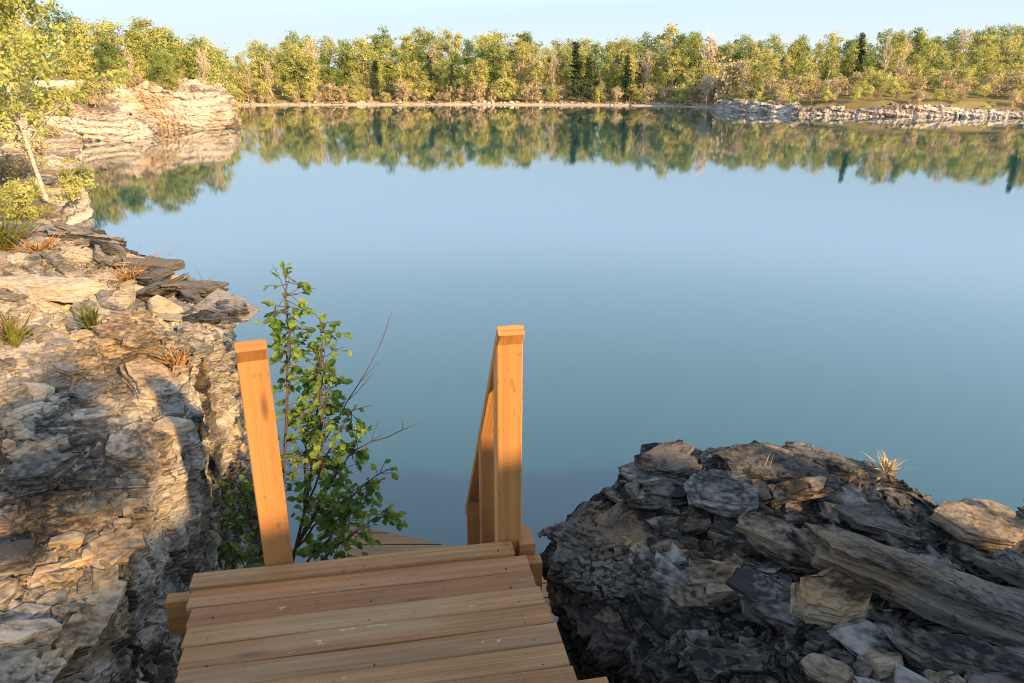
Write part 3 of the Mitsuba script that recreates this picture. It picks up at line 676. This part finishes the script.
nl = thing('handrail', 'left handrail, its single tall orange post in front of the leafy sapling', 'handrail')
LP = loc(-0.845, 0.06)
dl = np.array([-0.375, 0.927, 0.0])
sd = np.array([0.927, 0.375, 0.0])
def cut_left(zt, p):
    def cut(V):
        V = V.copy(); top = V[:, 2] > zt - 0.05
        V[top, 2] = zt - SL * ((V[top] - p) @ dl)
        return V
    return cut
timber('post', LP + (0, 0, -0.7), LP + (0, 0, 0.722), 0.095, 0.089, nl, up=dl, cut=cut_left(0.722, LP), seg=16)
rl = np.array([0, 0, 1.0]) * math.cos(math.atan(SL)) + dl * math.sin(math.atan(SL))
at_rail = lambda t: LP + dl * t + (0, 0, 0.722 - SL * t) + rl * 0.020
timber('cap', at_rail(-0.085), at_rail(0.075), 0.095, 0.038, nl, up=rl)
timber('top_rail', at_rail(0.078) + sd * 0.02, at_rail(0.95) + sd * 0.015, 0.038, 0.038, nl, up=rl)
timber('backing_board', LP + dl * 0.066 + sd * 0.004 + (0, 0, -0.7), LP + dl * 0.066 + sd * 0.004 + (0, 0, 0.62), 0.095, 0.038, nl, up=dl, seg=16)

# lower landing over the water
dock = thing('lower_landing', 'small plank landing over the water below the end of the deck', 'landing')
DOCK = Polygon([(-1.20, 2.9), (-1.14, 4.30), (-0.40, 4.04), (0.25, 3.80), (0.25, 2.9)])
y = 4.32
while y > 2.9:
    cell = DOCK.intersection(shapely.box(-3, y - 0.128, 3, y))
    if not cell.is_empty and cell.area > 0.002:
        BOARD[0] += 1
        m = trimesh.creation.extrude_polygon(cell.buffer(-0.003).buffer(0), 0.038, engine='earcut')
        m.apply_translation((0, 0, -1.338))
        m = trimesh.Trimesh(m.vertices[m.faces].reshape(-1, 3), np.arange(len(m.faces) * 3).reshape(-1, 3), process=False)
        uv = np.c_[m.vertices[:, 0], BOARD[0] + 0.02 + (m.vertices[:, 1] - y + 0.13)]
        obj('plank', (m.vertices, m.faces), 'wood_deck', dock, uv=uv)
    y -= 0.132
for a, b in (((-1.1, 3.0), (-1.08, 4.2)), ((0.15, 2.95), (0.15, 3.78))):
    timber('beam', (*a, -1.338 - 0.07), (*b, -1.338 - 0.07), 0.04, 0.136, dock)
for a in ((-1.03, 4.1), (-1.05, 3.1), (0.09, 3.7), (0.09, 3.0)):
    timber('support_post', (*a, -3.6), (*a, -1.345), 0.089, 0.089, dock, up=(0, 1, 0))

# ------------------------------------------------------------------ plants
def tube(pts, radii, sides=5):
    pts = np.asarray(pts, float)
    d = np.gradient(pts, axis=0); d /= np.linalg.norm(d, axis=1, keepdims=True) + 1e-9
    ref = np.array([0.31, 0.17, 0.93]) if abs(d[:, 2]).mean() < 0.8 else np.array([1.0, 0.1, 0.0])
    a = np.cross(d, ref); a /= np.linalg.norm(a, axis=1, keepdims=True) + 1e-9
    b = np.cross(d, a)
    an = np.arange(sides) * 2 * PI / sides
    V = (pts[:, None] + np.asarray(radii)[:, None, None] * (np.cos(an)[None, :, None] * a[:, None] + np.sin(an)[None, :, None] * b[:, None])).reshape(-1, 3)
    n = len(pts); i = np.arange(n - 1)[:, None] * sides; k = np.arange(sides)[None]; k2 = (k + 1) % sides
    F = np.stack([i + k, i + k2, i + sides + k2, i + sides + k], -1).reshape(-1, 4)
    return V, np.vstack([F[:, [0, 1, 2]], F[:, [0, 2, 3]]])

def joined(ms):
    at, V, F = 0, [], []
    for v, f in ms:
        V.append(v); F.append(f + at); at += len(v)
    return np.concatenate(V), np.concatenate(F)

def leaf_quads(c, size, rng, face=None):
    """one small four-cornered face per centre, turned at random"""
    n = len(c)
    a = rng.normal(size=(n, 3)); a /= np.linalg.norm(a, axis=1, keepdims=True)
    if face is not None:      # the blades turn outwards and up, with much scatter
        nn = face + rng.normal(size=(n, 3)) * 0.75; nn /= np.linalg.norm(nn, axis=1, keepdims=True)
        a -= nn * (a * nn).sum(1, keepdims=True); a /= np.linalg.norm(a, axis=1, keepdims=True)
        b = np.cross(nn, a)
    else:
        b = rng.normal(size=(n, 3))
    b -= a * (a * b).sum(1, keepdims=True); b /= np.linalg.norm(b, axis=1, keepdims=True)
    s = (size * rng.uniform(0.6, 1.3, n))[:, None]
    V = np.stack([c - a * s * 0.5, c + b * s * 0.34, c + a * s * 0.5, c - b * s * 0.34], 1).reshape(-1, 3)
    i = np.arange(n)[:, None] * 4
    return V, np.vstack([i + [0, 1, 2], i + [0, 2, 3]])

def curve(a, b, rng, n=5, wob=0.06, sag=0.0):
    t = np.linspace(0, 1, n)[:, None]
    L = np.linalg.norm(np.asarray(b) - a)
    p = np.asarray(a) + (np.asarray(b) - a) * t + np.r_[[[0, 0, 0]], np.cumsum(rng.normal(0, wob * L / n, (n - 1, 3)), axis=0)] * 1.0
    p[:, 2] += sag * L * (t[:, 0] * (1 - t[:, 0])) * 4
    return p

def make_tree(seed, H, R, base, leaves, size, kind='round', limbs=16, trunk_r=0.14):
    rng = np.random.default_rng(seed)
    ms, cen = [], []
    top = np.array([rng.normal(0, 0.03 * H), rng.normal(0, 0.03 * H), H * 0.95])
    tr = curve(np.zeros(3), top, rng, 8, 0.05); tr[0, 2] = -0.6
    ms.append(tube(tr, np.linspace(trunk_r, trunk_r * 0.15, 8), 6))
    for k in range(limbs):
        h = base + (1 - base) * ((k + rng.uniform(0, 1)) / limbs) ** 0.9 * 0.97
        p = np.array([np.interp(h * top[2], tr[:, 2], tr[:, c]) for c in range(3)])
        q = (h - base) / (1 - base)
        if kind == 'spruce':
            rr, rise = R * (1 - q) ** 0.9 * rng.uniform(0.75, 1.1) + 0.08, -0.12
        elif kind == 'poplar':
            rr, rise = R * (0.55 + 0.6 * math.sin(PI * min(1, q * 0.9 + 0.15))) * rng.uniform(0.6, 1.1), 0.9
        elif kind == 'bare':
            rr, rise = R * (0.5 + 0.5 * math.sin(PI * min(1, q + 0.1))) * rng.uniform(0.5, 1.1), 1.4
        elif kind == 'bush':
            rr, rise = R * math.sqrt(max(0.05, 1 - q * q * 0.9)) * rng.uniform(0.7, 1.15), 0.45
        else:
            rr, rise = R * math.sqrt(max(0.06, 1 - (2 * q - 0.75) ** 2 * 0.80)) * rng.uniform(0.40, 1.30), 0.6
        an = k * 2.399 + rng.uniform(-0.5, 0.5)
        e = p + np.array([math.cos(an) * rr, math.sin(an) * rr, rise * rr * rng.uniform(0.5, 1.3)])
        if kind != 'spruce':
            e[2] = min(e[2], H)
        c = curve(p, e, rng, 5, 0.12)
        ms.append(tube(c, np.linspace(trunk_r * 0.42 * (1.1 - h), trunk_r * 0.05, 5) + 0.006, 4))
        nl = int(leaves / limbs * rng.uniform(0.6, 1.4) * (0.5 + rr / R))
        # several small tufts along each limb leave gaps between them
        for j in range(3 if kind != 'spruce' else 4):
            t = rng.uniform(0.35 if kind != 'spruce' else 0.15, 1.05)
            cc = c[0] + (c[-1] - c[0]) * t + rng.normal(0, 0.10 * R, 3) * (0.4 if kind == 'spruce' else 1)
            sg = R * rng.uniform(0.09, 0.23) * np.array([1, 1, 0.7 if kind != 'spruce' else 0.35])
            m = max(3, nl // 3)
            g = rng.normal(size=(m, 3)); g /= np.maximum(np.linalg.norm(g, axis=1, keepdims=True), 1e-6)
            cen.append(cc + g * rng.uniform(0.25, 1.0, (m, 1)) ** 0.6 * sg * 1.9)
        if kind == 'bare':
            for j in range(4):
                t = rng.uniform(0.3, 1); a = c[0] + (c[-1] - c[0]) * t
                ms.append(tube(curve(a, a + rng.normal(0, 0.16 * R, 3) + [0, 0, 0.5 * R], rng, 3, 0.1), [0.03, 0.022, 0.012], 3))
    cen = np.concatenate(cen)
    cen = cen[cen[:, 2] > 0.02 * H]
    out = cen - np.array([0, 0, H * (base + 0.35 * (1 - base))]); out[:, 2] *= 0.6
    out /= np.maximum(np.linalg.norm(out, axis=1, keepdims=True), 1e-6)
    return joined(ms), leaf_quads(cen, size, rng, out + [0, 0, 0.35])

TREES = {}
def proto(name, leafm, barkm, *a, **k):
    tr, cr = make_tree(*a, **k)
    TREES[name] = (mikit.ply(tr, barkm), mikit.ply(cr, leafm), a[1])
for s in range(3):
    proto(f'yellow{s}', 'leaf_yellow', 'bark_pale', 610 + s, 10, 2.5, 0.12, 3000, 0.31, limbs=38)
    proto(f'green{s}', 'leaf_green', 'bark_brown', 620 + s, 11, 2.6, 0.14, 3000, 0.31, limbs=38)
    proto(f'fresh{s}', 'leaf_fresh', 'bark_brown', 630 + s, 11, 2.4, 0.12, 3000, 0.31, limbs=38)
    proto(f'poplar{s}', 'leaf_yellow', 'bark_pale', 640 + s, 12, 2.1, 0.38, 1700, 0.36, kind='poplar', limbs=26, trunk_r=0.17)
    proto(f'bare{s}', 'leaf_tan', 'bark_pale', 650 + s, 11, 2.0, 0.30, 620, 0.32, kind='bare', limbs=30, trunk_r=0.17)
    proto(f'bush{s}', 'leaf_yellow', 'bark_brown', 660 + s, 3.4, 1.9, 0.05, 1300, 0.26, kind='bush', limbs=16, trunk_r=0.07)
    proto(f'dry{s}', 'leaf_tan', 'bark_pale', 670 + s, 3.0, 1.7, 0.05, 900, 0.26, kind='bush', limbs=16, trunk_r=0.06)
for s in range(2):
    proto(f'spruce{s}', 'leaf_dark', 'bark_brown', 680 + s, 12, 2.1, 0.08, 3000, 0.34, kind='spruce', limbs=44)

KINDS = {
 'yellow': ('leafy_tree', 'yellow green leafy tree', 'tree'), 'green': ('leafy_tree', 'olive green leafy tree', 'tree'), 'fresh': ('leafy_tree', 'deep green leafy tree', 'tree'),
 'poplar': ('slender_tree', 'slender pale trunked tree', 'tree'), 'bare': ('bare_tree', 'bare pinkish tree', 'tree'),
 'bush': ('shrub', 'low yellow green shrub', 'shrub'), 'dry': ('shrub', 'low tan dry shrub', 'shrub'), 'spruce': ('spruce_tree', 'dark green spruce', 'tree')}

def plant(kind, x, y, h, where, rng, z=None, label=None):
    nm, lab, cat = KINDS[kind]
    var = f'{kind}{int(rng.integers(3 if kind != "spruce" else 2))}'
    trk, crn, H = TREES[var]
    s = h / H
    M = T().translate([x, y, float(terrain_z(np.array([x]), np.array([y]))[0]) if z is None else z]).rotate([0, 0, 1], float(rng.uniform(0, 360))).scale([s * float(rng.uniform(0.72, 1.12)), s * float(rng.uniform(0.72, 1.12)), s])
    key = thing(nm, label or f'{lab} {where}', cat, None if label else f'{lab}s {where}')
    scene[key + '__trunk'] = {**trk, 'to_world': M}
    scene[key + '__crown'] = {**crn, 'to_world': M}
    return key

rngt = np.random.default_rng(77)
SPRUCES = [(14.7, 172.5), (17.2, 174), (25.6, 169)]
def belt(pts, n, inward, depth, mix_, hrange, where, jitter=1.0):
    pts = np.asarray(pts, float)
    seg = np.r_[0, np.cumsum(np.linalg.norm(np.diff(pts, axis=0), axis=1))]
    for i in range(n):
        s = (i + rngt.uniform(0.1, 0.9)) / n * seg[-1]
        x, y = np.interp(s, seg, pts[:, 0]), np.interp(s, seg, pts[:, 1])
        d = rngt.uniform(*depth)
        if any(abs(x + inward[0] * d - sx * (y + inward[1] * d) / sy) < 1.9 and y + inward[1] * d < sy + 2 for sx, sy in SPRUCES):
            continue                                        # nothing taller than scrub hides the dark spruces
        kinds, w_ = zip(*mix_(x) if callable(mix_) else mix_)
        k = kinds[int(rngt.choice(len(kinds), p=np.array(w_) / sum(w_)))]
        h = rngt.uniform(*hrange) * {'spruce': 1.05, 'bush': 1, 'dry': 1, 'bare': 0.95}.get(k, 1.0)
        plant(k, x + inward[0] * d, y + inward[1] * d, h, where(x, y) if callable(where) else where, rngt)

FS = [(-64, 170), (-50, 173), (-30, 175), (-10, 176), (0, 174), (20, 170), (33, 163), (41, 152)]
def mixfar(x):
    if -2 < x < 12 or x > 27:
        return [('bare', 4), ('poplar', 2), ('yellow', 2), ('green', 1)]
    return [('yellow', 4), ('green', 4), ('fresh', 1.5), ('poplar', 1.5), ('bare', 1.2)]
def far_where(row):
    def f(x, y):
        part = ('at the far shore\'s left end' if x < -46 else 'on the far shore left of middle' if x < -18 else 'in the middle of the far shore' if x < 8 else
                'near the dark spruces on the far shore' if x < 24 else 'at the right end of the far shore')
        return f'{row} {part}'
    return f
def right_where(row):
    def f(x, y):
        part = 'at the inner end of the right shore' if x < 44 else 'midway along the right shore' if x < 60 else 'at the outer end of the right shore'
        return f'{row} {part}'
    return f
belt(FS, 52, (0.1, 1), (0.3, 4), [('bush', 4), ('dry', 5)], (2.0, 5.0), far_where('by the waterline'))
belt(FS, 36, (0.1, 1), (4, 9), mixfar, (6.5, 11.5), far_where('in the front row'))
belt(FS, 40, (0.1, 1), (10, 17), mixfar, (9.5, 13.8), far_where('in the second row'))
belt(FS, 36, (0.1, 1), (18, 30), [('yellow', 2), ('green', 4), ('fresh', 2), ('poplar', 1)], (11.0, 15.5), far_where('in the back row'))
for x, y, h, lab in ((14.7, 172.5, 13.8, 'tall dark spruce standing above the pale wood on the far shore'), (17.2, 174, 10.5, 'slightly shorter dark spruce touching the tall one on the far shore'),
                     (25.6, 169, 11.0, 'lone dark spruce nearer the rocky right shore'), (-14, 178, 9, 'small dark spruce half hidden in the middle of the far wood'), (-19, 181, 10, 'pointed dark spruce left of the middle of the far wood'),
                     (-33, 181, 9.5, 'dark spruce half hidden on the left part of the far shore'), (62, 136, 9.5, 'dark spruce half hidden in the right shore wood'), (88, 128, 10, 'dark spruce at the right edge of the wood')):
    plant('spruce', x, y, h, '', rngt, label=lab)
RS = [(40, 134), (41.5, 128), (44, 117), (50, 112.3), (60, 108.8), (72, 105), (86, 101)]
belt(RS, 30, (0.25, 1), (-0.5, 3.5), [('bush', 5), ('dry', 4)], (0.9, 2.4), right_where('on the rocks'))
belt(RS, 95, (0.25, 1), (3, 30), [('bush', 5), ('dry', 4)], (1.5, 3.5), right_where('behind the rocks'))
RB = [(40, 160), (47, 152), (60, 147), (82, 143), (112, 138)]
belt(RB, 40, (0.25, 1), (-16, 3), [('green', 2), ('poplar', 4), ('bare', 2), ('yellow', 3), ('fresh', 1)], (5.0, 8.6), right_where('in the front row'))
belt(RB, 30, (0.25, 1), (4, 12), [('green', 4), ('fresh', 2), ('poplar', 2), ('bare', 2), ('yellow', 3)], (8.0, 11.2), right_where('in the second row'))
belt(RB, 30, (0.25, 1), (12, 26), [('green', 5), ('fresh', 2), ('yellow', 2)], (10.0, 12.6), right_where('in the back row'))
belt([(33.5, 166), (39, 154), (41, 142)], 16, (1, 0.2), (0.8, 7), [('dry', 2), ('bare', 2), ('poplar', 2), ('green', 2), ('yellow', 2)], (4.5, 8.5), 'where the far shore meets the right shore')
def zshore(x, y):
    return max(WATER - 0.1, float(terrain_z(np.array([float(x)]), np.array([float(y)]))[0]))
obj('rubble', boulders(FS, (0.1, 1), zshore, 420, 0.2, 1.1, 85, 1.5), 'rock_far', 'terrain', kind='stuff')
# left: on and behind the headland
LS = [(-36.5, 92), (-40, 108), (-47, 128), (-62, 166)]
belt(LS, 26, (-1, 0.2), (0.0, 4), [('bush', 3), ('dry', 2), ('yellow', 2)], (2.5, 5.0), 'on the left shore beyond the headland')
belt(LS, 34, (-1, 0.2), (2, 12), [('yellow', 3), ('green', 3), ('fresh', 1), ('bare', 1)], (8.0, 11), 'in the wood on the left shore')
for x, y, h in ((-51.5, 133, 9.5), (-55, 142, 10.5), (-58.5, 150, 11), (-61.5, 158, 11.5), (-65, 166, 12), (-67.5, 172, 12.5), (-62, 174, 11), (-57, 146, 8), (-53, 137, 7)):
    plant('yellow' if h > 10.8 else 'green', x, y, h, 'in the far left corner of the lake', rngt)
HS = [(-47, 66), (-44, 74), (-40, 80), (-38, 88), (-40, 98)]
belt(HS, 18, (-1, 0.1), (0.5, 5), [('yellow', 4), ('green', 2), ('fresh', 3), ('bare', 1)], (4.5, 7.0), 'just behind the pale headland')
belt(HS, 18, (-1, 0.1), (5, 14), [('yellow', 3), ('green', 3), ('fresh', 2), ('bare', 1)], (7.0, 9.0), 'farther back behind the pale headland')
belt([(-50, 58), (-41, 62), (-37, 66), (-39, 72), (-36, 82)], 20, (-1, 0.3), (0.6, 4), [('bush', 2), ('dry', 5)], (0.8, 2.2), 'on top of the pale headland')
belt([(-12.2, 17), (-15.2, 24.8), (-20.2, 33), (-24.6, 41), (-31, 52)], 22, (-1, 0.1), (-0.2, 2.0), [('bush', 4), ('dry', 3)], (0.7, 1.6), 'on the near left bank')
belt([(-18, 22), (-24, 32), (-31, 43), (-40, 54)], 22, (-1, 0.1), (0, 7), [('yellow', 4), ('bare', 2), ('green', 1)], (4.5, 7.5), 'on the near left bank')

hp = np.random.default_rng(19)
for k in range(52):
    s_ = hp.uniform(0, 1); hx, hy = np.interp(s_, np.linspace(0, 1, 6), [-44, -39, -34.6, -36.5, -37.5, -33.6]), np.interp(s_, np.linspace(0, 1, 6), [58.5, 61, 63.5, 70, 75.5, 79])
    hx -= hp.uniform(0, 2.5)
    plant('dry' if hp.random() < 0.7 else 'bush', hx, hy, hp.uniform(0.6, 1.7), 'rooted on the broken rim of the headland', hp, z=float(zhead(hx, hy)) - 0.05)
for x, y, h, z in ((-12.6, 18.4, 0.9, -1.75), (-13.7, 22.6, 0.9, -1.9), (-15.2, 25.6, 1.2, -2.2)):
    plant('bush', x, y, h, 'under the leaning birch', hp, z=z)

# the birch at the left edge, near enough to show its leaves
def near_birch(x, y, z, H, R, seed, leaves, size, lean):
    rng = np.random.default_rng(seed)
    ms, cen = [], []
    tr = curve(np.zeros(3), (lean[0], lean[1], H), rng, 9, 0.05)
    ms.append(tube(tr, np.linspace(0.062, 0.015, 9), 8))
    for k in range(46):
        h = 0.20 + 0.78 * k / 46
        p = np.array([np.interp(h * H, tr[:, 2], tr[:, c]) for c in range(3)])
        rr = R * (1.15 - 0.75 * h) * rng.uniform(0.6, 1.15); an = k * 2.4 + rng.uniform(-.4, .4)
        e = p + np.array([math.cos(an) * rr, math.sin(an) * rr, rr * rng.uniform(0.1, 0.9)])
        c = curve(p, e, rng, 6, 0.14, 0.08); ms.append(tube(c, np.linspace(0.028, 0.006, 6), 5))
        for j in range(5):
            a = c[int(rng.integers(1, 6))]; b = a + rng.normal(0, 0.30, 3) + [0, 0, -0.12]
            tw = curve(a, b, rng, 4, 0.1); ms.append(tube(tw, np.linspace(0.008, 0.003, 4), 3))
            n = int(leaves / 46 / 5)
            cen.append(a + (b - a) * rng.uniform(0, 1.15, (n, 1)) + rng.normal(0, 0.10, (n, 3)))
    m, l = joined(ms), leaf_quads(np.concatenate(cen), size, rng)
    off = np.array([x, y, z])
    return (m[0] + off, m[1]), (l[0] + off, l[1])
for (x, y, z, H, R, sd_, lv, lean, lab) in ((-12.9, 20, -1.4, 7.4, 2.5, 711, 12500, (-1.1, 0.3), 'young birch with a pale leaning trunk and bright yellow green leaves at the left edge'),
                                            (-15.6, 21.5, -1.2, 7.8, 2.5, 712, 10000, (-0.4, 0.3), 'birch crown behind the leaning birch, cut by the left edge')):
    m, l = near_birch(x, y, z, H, R, sd_, lv, 0.12, lean)
    b_ = thing('birch_tree', lab, 'tree')
    obj('trunk', m, 'bark_birch', b_, smooth=True); obj('crown', l, 'leaf_birch', b_)

# leafy sapling beside the left post
def leaf_shape(n):
    """a rounded pointed leaf, folded along its rib, unit length along +y from the stalk"""
    v = np.array([[0, 0, 0], [0.26, 0.22, 0.05], [0.36, 0.48, 0.07], [0.22, 0.80, 0.04], [0, 1.0, -0.03], [-0.22, 0.80, 0.04], [-0.36, 0.48, 0.07], [-0.26, 0.22, 0.05], [0, 0.5, -0.01]])
    f = np.array([[0, 1, 8], [1, 2, 8], [2, 3, 8], [3, 4, 8], [4, 5, 8], [5, 6, 8], [6, 7, 8], [7, 0, 8]])
    return v, f
LV, LF = leaf_shape(0)
def sapling():
    rng = np.random.default_rng(909)
    stems, twigs, leaves = [], [], []
    base = np.array([-1.42, 3.25, -1.75])
    def add_leaf(p, d, s):
        d = d + rng.normal(0, 0.5, 3); d[2] -= 0.35; d /= np.linalg.norm(d)
        nrm = np.array([rng.normal(0, 0.45), rng.normal(-0.35, 0.45), 1.0]); nrm -= d * (d @ nrm); nrm /= np.linalg.norm(nrm)
        R = np.stack([np.cross(d, nrm), d, nrm], 1)
        leaves.append(((LV * s) @ R.T + p, LF))
    tips = [(-1.10, 3.3, 0.80, 1.0), (-0.90, 3.25, 0.55, 1.0), (-0.98, 3.4, 0.30, 1.0), (-0.80, 3.2, 0.10, 1.0), (-0.66, 3.3, -0.40, 1.0), (-1.55, 3.35, -0.45, 0.5), (-1.62, 3.3, -0.82, 0.5), (-1.12, 3.2, -0.10, 0.8), (-0.84, 3.35, -0.18, 0.9),
            (-1.02, 3.3, 0.05, 0.9), (-1.12, 3.4, 0.45, 0.9), (-1.3, 3.3, -0.78, 0.6), (-0.78, 3.25, -0.45, 1.0), (-0.86, 3.3, -0.30, 1.0), (-1.58, 3.3, -0.65, 0.8), (-1.50, 3.3, -0.95, 0.8), (-1.45, 3.25, -0.35, 0.5), (-0.95, 3.3, 0.18, 1.0), (-0.61, 3.2, -0.44, 1.0), (-0.66, 3.25, -0.28, 0.8)]
    bare = [(-0.66, 3.3, 0.43), (-0.50, 3.35, -0.03)]
    main = curve(base, (-0.95, 3.3, 0.0), rng, 8, 0.04)
    stems.append(tube(main, np.linspace(0.013, 0.007, 8), 6))
    second = curve(base, (-1.15, 3.3, 0.1), rng, 8, 0.05)
    stems.append(tube(second, np.linspace(0.011, 0.006, 8), 6))
    for (x, y, z, q) in tips:
        st = main if x > -1.08 else second
        a = st[int(np.argmin(np.abs(st[:, 2] - (z - 0.55))))]
        c = curve(a, (x, y, z), rng, 9, 0.10, 0.03)
        stems.append(tube(c, np.linspace(0.007, 0.0022, 9), 5))
        L = np.linalg.norm(c[-1] - c[0])
        for j in range(int(25 + 14 * q)):
            t = rng.uniform(0.30, 1.0); i = t * 8; p = c[int(i)] + (c[min(8, int(i) + 1)] - c[int(i)]) * (i % 1)
            dirn = rng.normal(0, 1, 3) * [1, 0.7, 0.5]; dirn /= np.linalg.norm(dirn)
            e = p + dirn * rng.uniform(0.05, 0.15)
            twigs.append(tube(curve(p, e, rng, 4, 0.15), [0.0022, 0.0018, 0.0014, 0.001], 4))
            for m in range(int(rng.integers(2, 5) * (0.5 + 0.6 * q))):
                add_leaf(p + (e - p) * rng.uniform(0.3, 1.0), dirn.copy(), rng.uniform(0.026, 0.056))
        add_leaf(c[-1], (c[-1] - c[-2]) / np.linalg.norm(c[-1] - c[-2]), 0.045)
    for b in bare:
        c = curve(main[-2], b, rng, 8, 0.07); stems.append(tube(c, np.linspace(0.0045, 0.0015, 8), 4))
        for j in range(5):
            p = c[int(rng.integers(3, 8))]
            twigs.append(tube(curve(p, p + np.array([rng.uniform(-.06, .16), 0, rng.uniform(0.02, 0.18)]), rng, 4, 0.08), [0.0018, 0.0015, 0.0012, 0.0008], 4))
    return joined(stems), joined(twigs), joined(leaves)
sp = thing('sapling', 'leafy green sapling with bare side twigs growing behind the left post', 'sapling')
a_, b_, c_ = sapling()
obj('stem', a_, 'bark_twig', sp); obj('twig', b_, 'bark_twig', sp, kind='stuff'); obj('leaf', c_, 'leaf_sapling', sp, kind='stuff')

# grass and weeds on the rocks
def tuft(x, y, z, n, h, spread, rng, w=0.004, droop=0.5):
    ms = []
    for _ in range(n):
        a = np.array([x, y, z]) + np.r_[rng.normal(0, spread * 0.25, 2), 0]
        d = np.r_[rng.normal(0, spread, 2), h * rng.uniform(0.5, 1.1)]
        t = np.linspace(0, 1, 5)[:, None]
        c = a + d * t; c[:, 2] -= droop * h * 0.5 * t[:, 0] ** 2.2
        s = np.cross(d, rng.normal(size=3)); s /= np.linalg.norm(s)
        ww = (w * (1 - t * 0.9)) * rng.uniform(0.7, 1.3)
        V = np.stack([c - s * ww, c + s * ww], 1).reshape(-1, 3)
        i = np.arange(4)[:, None] * 2
        ms.append((V, np.vstack([i + [0, 1, 3], i + [0, 3, 2]])))
    return joined(ms)
rngg = np.random.default_rng(44)
for (x, y, n, h, sp_, mat, lab, w_) in (
        (-2.66, 4.80, 90, 0.16, 0.10, 'leaf_dry', 'rusty dry grass tuft near the rim of the left ledge', 0.004),
        (-2.70, 3.62, 80, 0.13, 0.08, 'leaf_dry', 'small orange dry tuft at the left edge of the ledge', 0.004),
        (-2.60, 3.50, 40, 0.26, 0.07, 'leaf_weed', 'green weed standing behind the orange dry tuft', 0.006),
        (-2.36, 3.80, 55, 0.20, 0.05, 'leaf_weed', 'green weed clump in the middle of the left ledge', 0.006),
        (-3.85, 5.3, 120, 0.50, 0.16, 'leaf_weed', 'tall weeds at the far left end of the ledge', 0.007),
        (-3.5, 5.2, 70, 0.22, 0.12, 'leaf_dry', 'brown grass beside the tall weeds on the ledge', 0.005),
        (-2.75, 5.15, 14, 0.34, 0.20, 'leaf_dry', 'thin dry stalks along the rim of the left ledge', 0.003),
        (-1.98, 4.5, 4, 0.34, 0.03, 'leaf_dry', 'single dark stalk at the outer corner of the left ledge', 0.004),
        (1.80, 3.02, 90, 0.10, 0.040, 'leaf_straw', 'straw coloured grass tuft on the crest of the right outcrop', 0.004),
        (1.22, 3.0, 5, 0.20, 0.06, 'leaf_straw', 'thin dry stalk standing on the right outcrop', 0.0016),
        (-1.72, 3.45, 50, 0.14, 0.07, 'leaf_dry', 'brown dry tuft at the broken edge of the left ledge', 0.004)):
    zf = zleft if x < 0 else zright
    o = obj('grass_tuft', tuft(x, y, float(zf(x, y)) - 0.01 + (0.06 if x > 1 else 0.03), n, h, sp_, rngg, w_), mat)
    tag(o, lab, 'grass tuft')
# twigs lying on the left ledge
o = obj('twig', tube(curve((-1.62, 2.2, 0.24), (-1.36, 2.36, 0.16), np.random.default_rng(2), 7, 0.08), np.linspace(0.005, 0.002, 7), 5), 'bark_twig')
tag(o, 'thin dry twig lying across the near left ledge', 'twig')

# added tree, out of view behind the photographer, to shade the left ledge
trk, crn = make_tree(815, 1.6, 0.36, 0.5, 700, 0.09, limbs=16, trunk_r=0.02)
tz = np.array([2.78, -2.95, 1.86])
yt = thing('added_shade_tree', 'added young tree out of view behind the deck, shading the left ledge', 'tree')
obj('trunk', (trk[0] + tz, trk[1]), 'bark_brown', yt); obj('crown', (crn[0] + tz, crn[1]), 'leaf_sapling', yt)
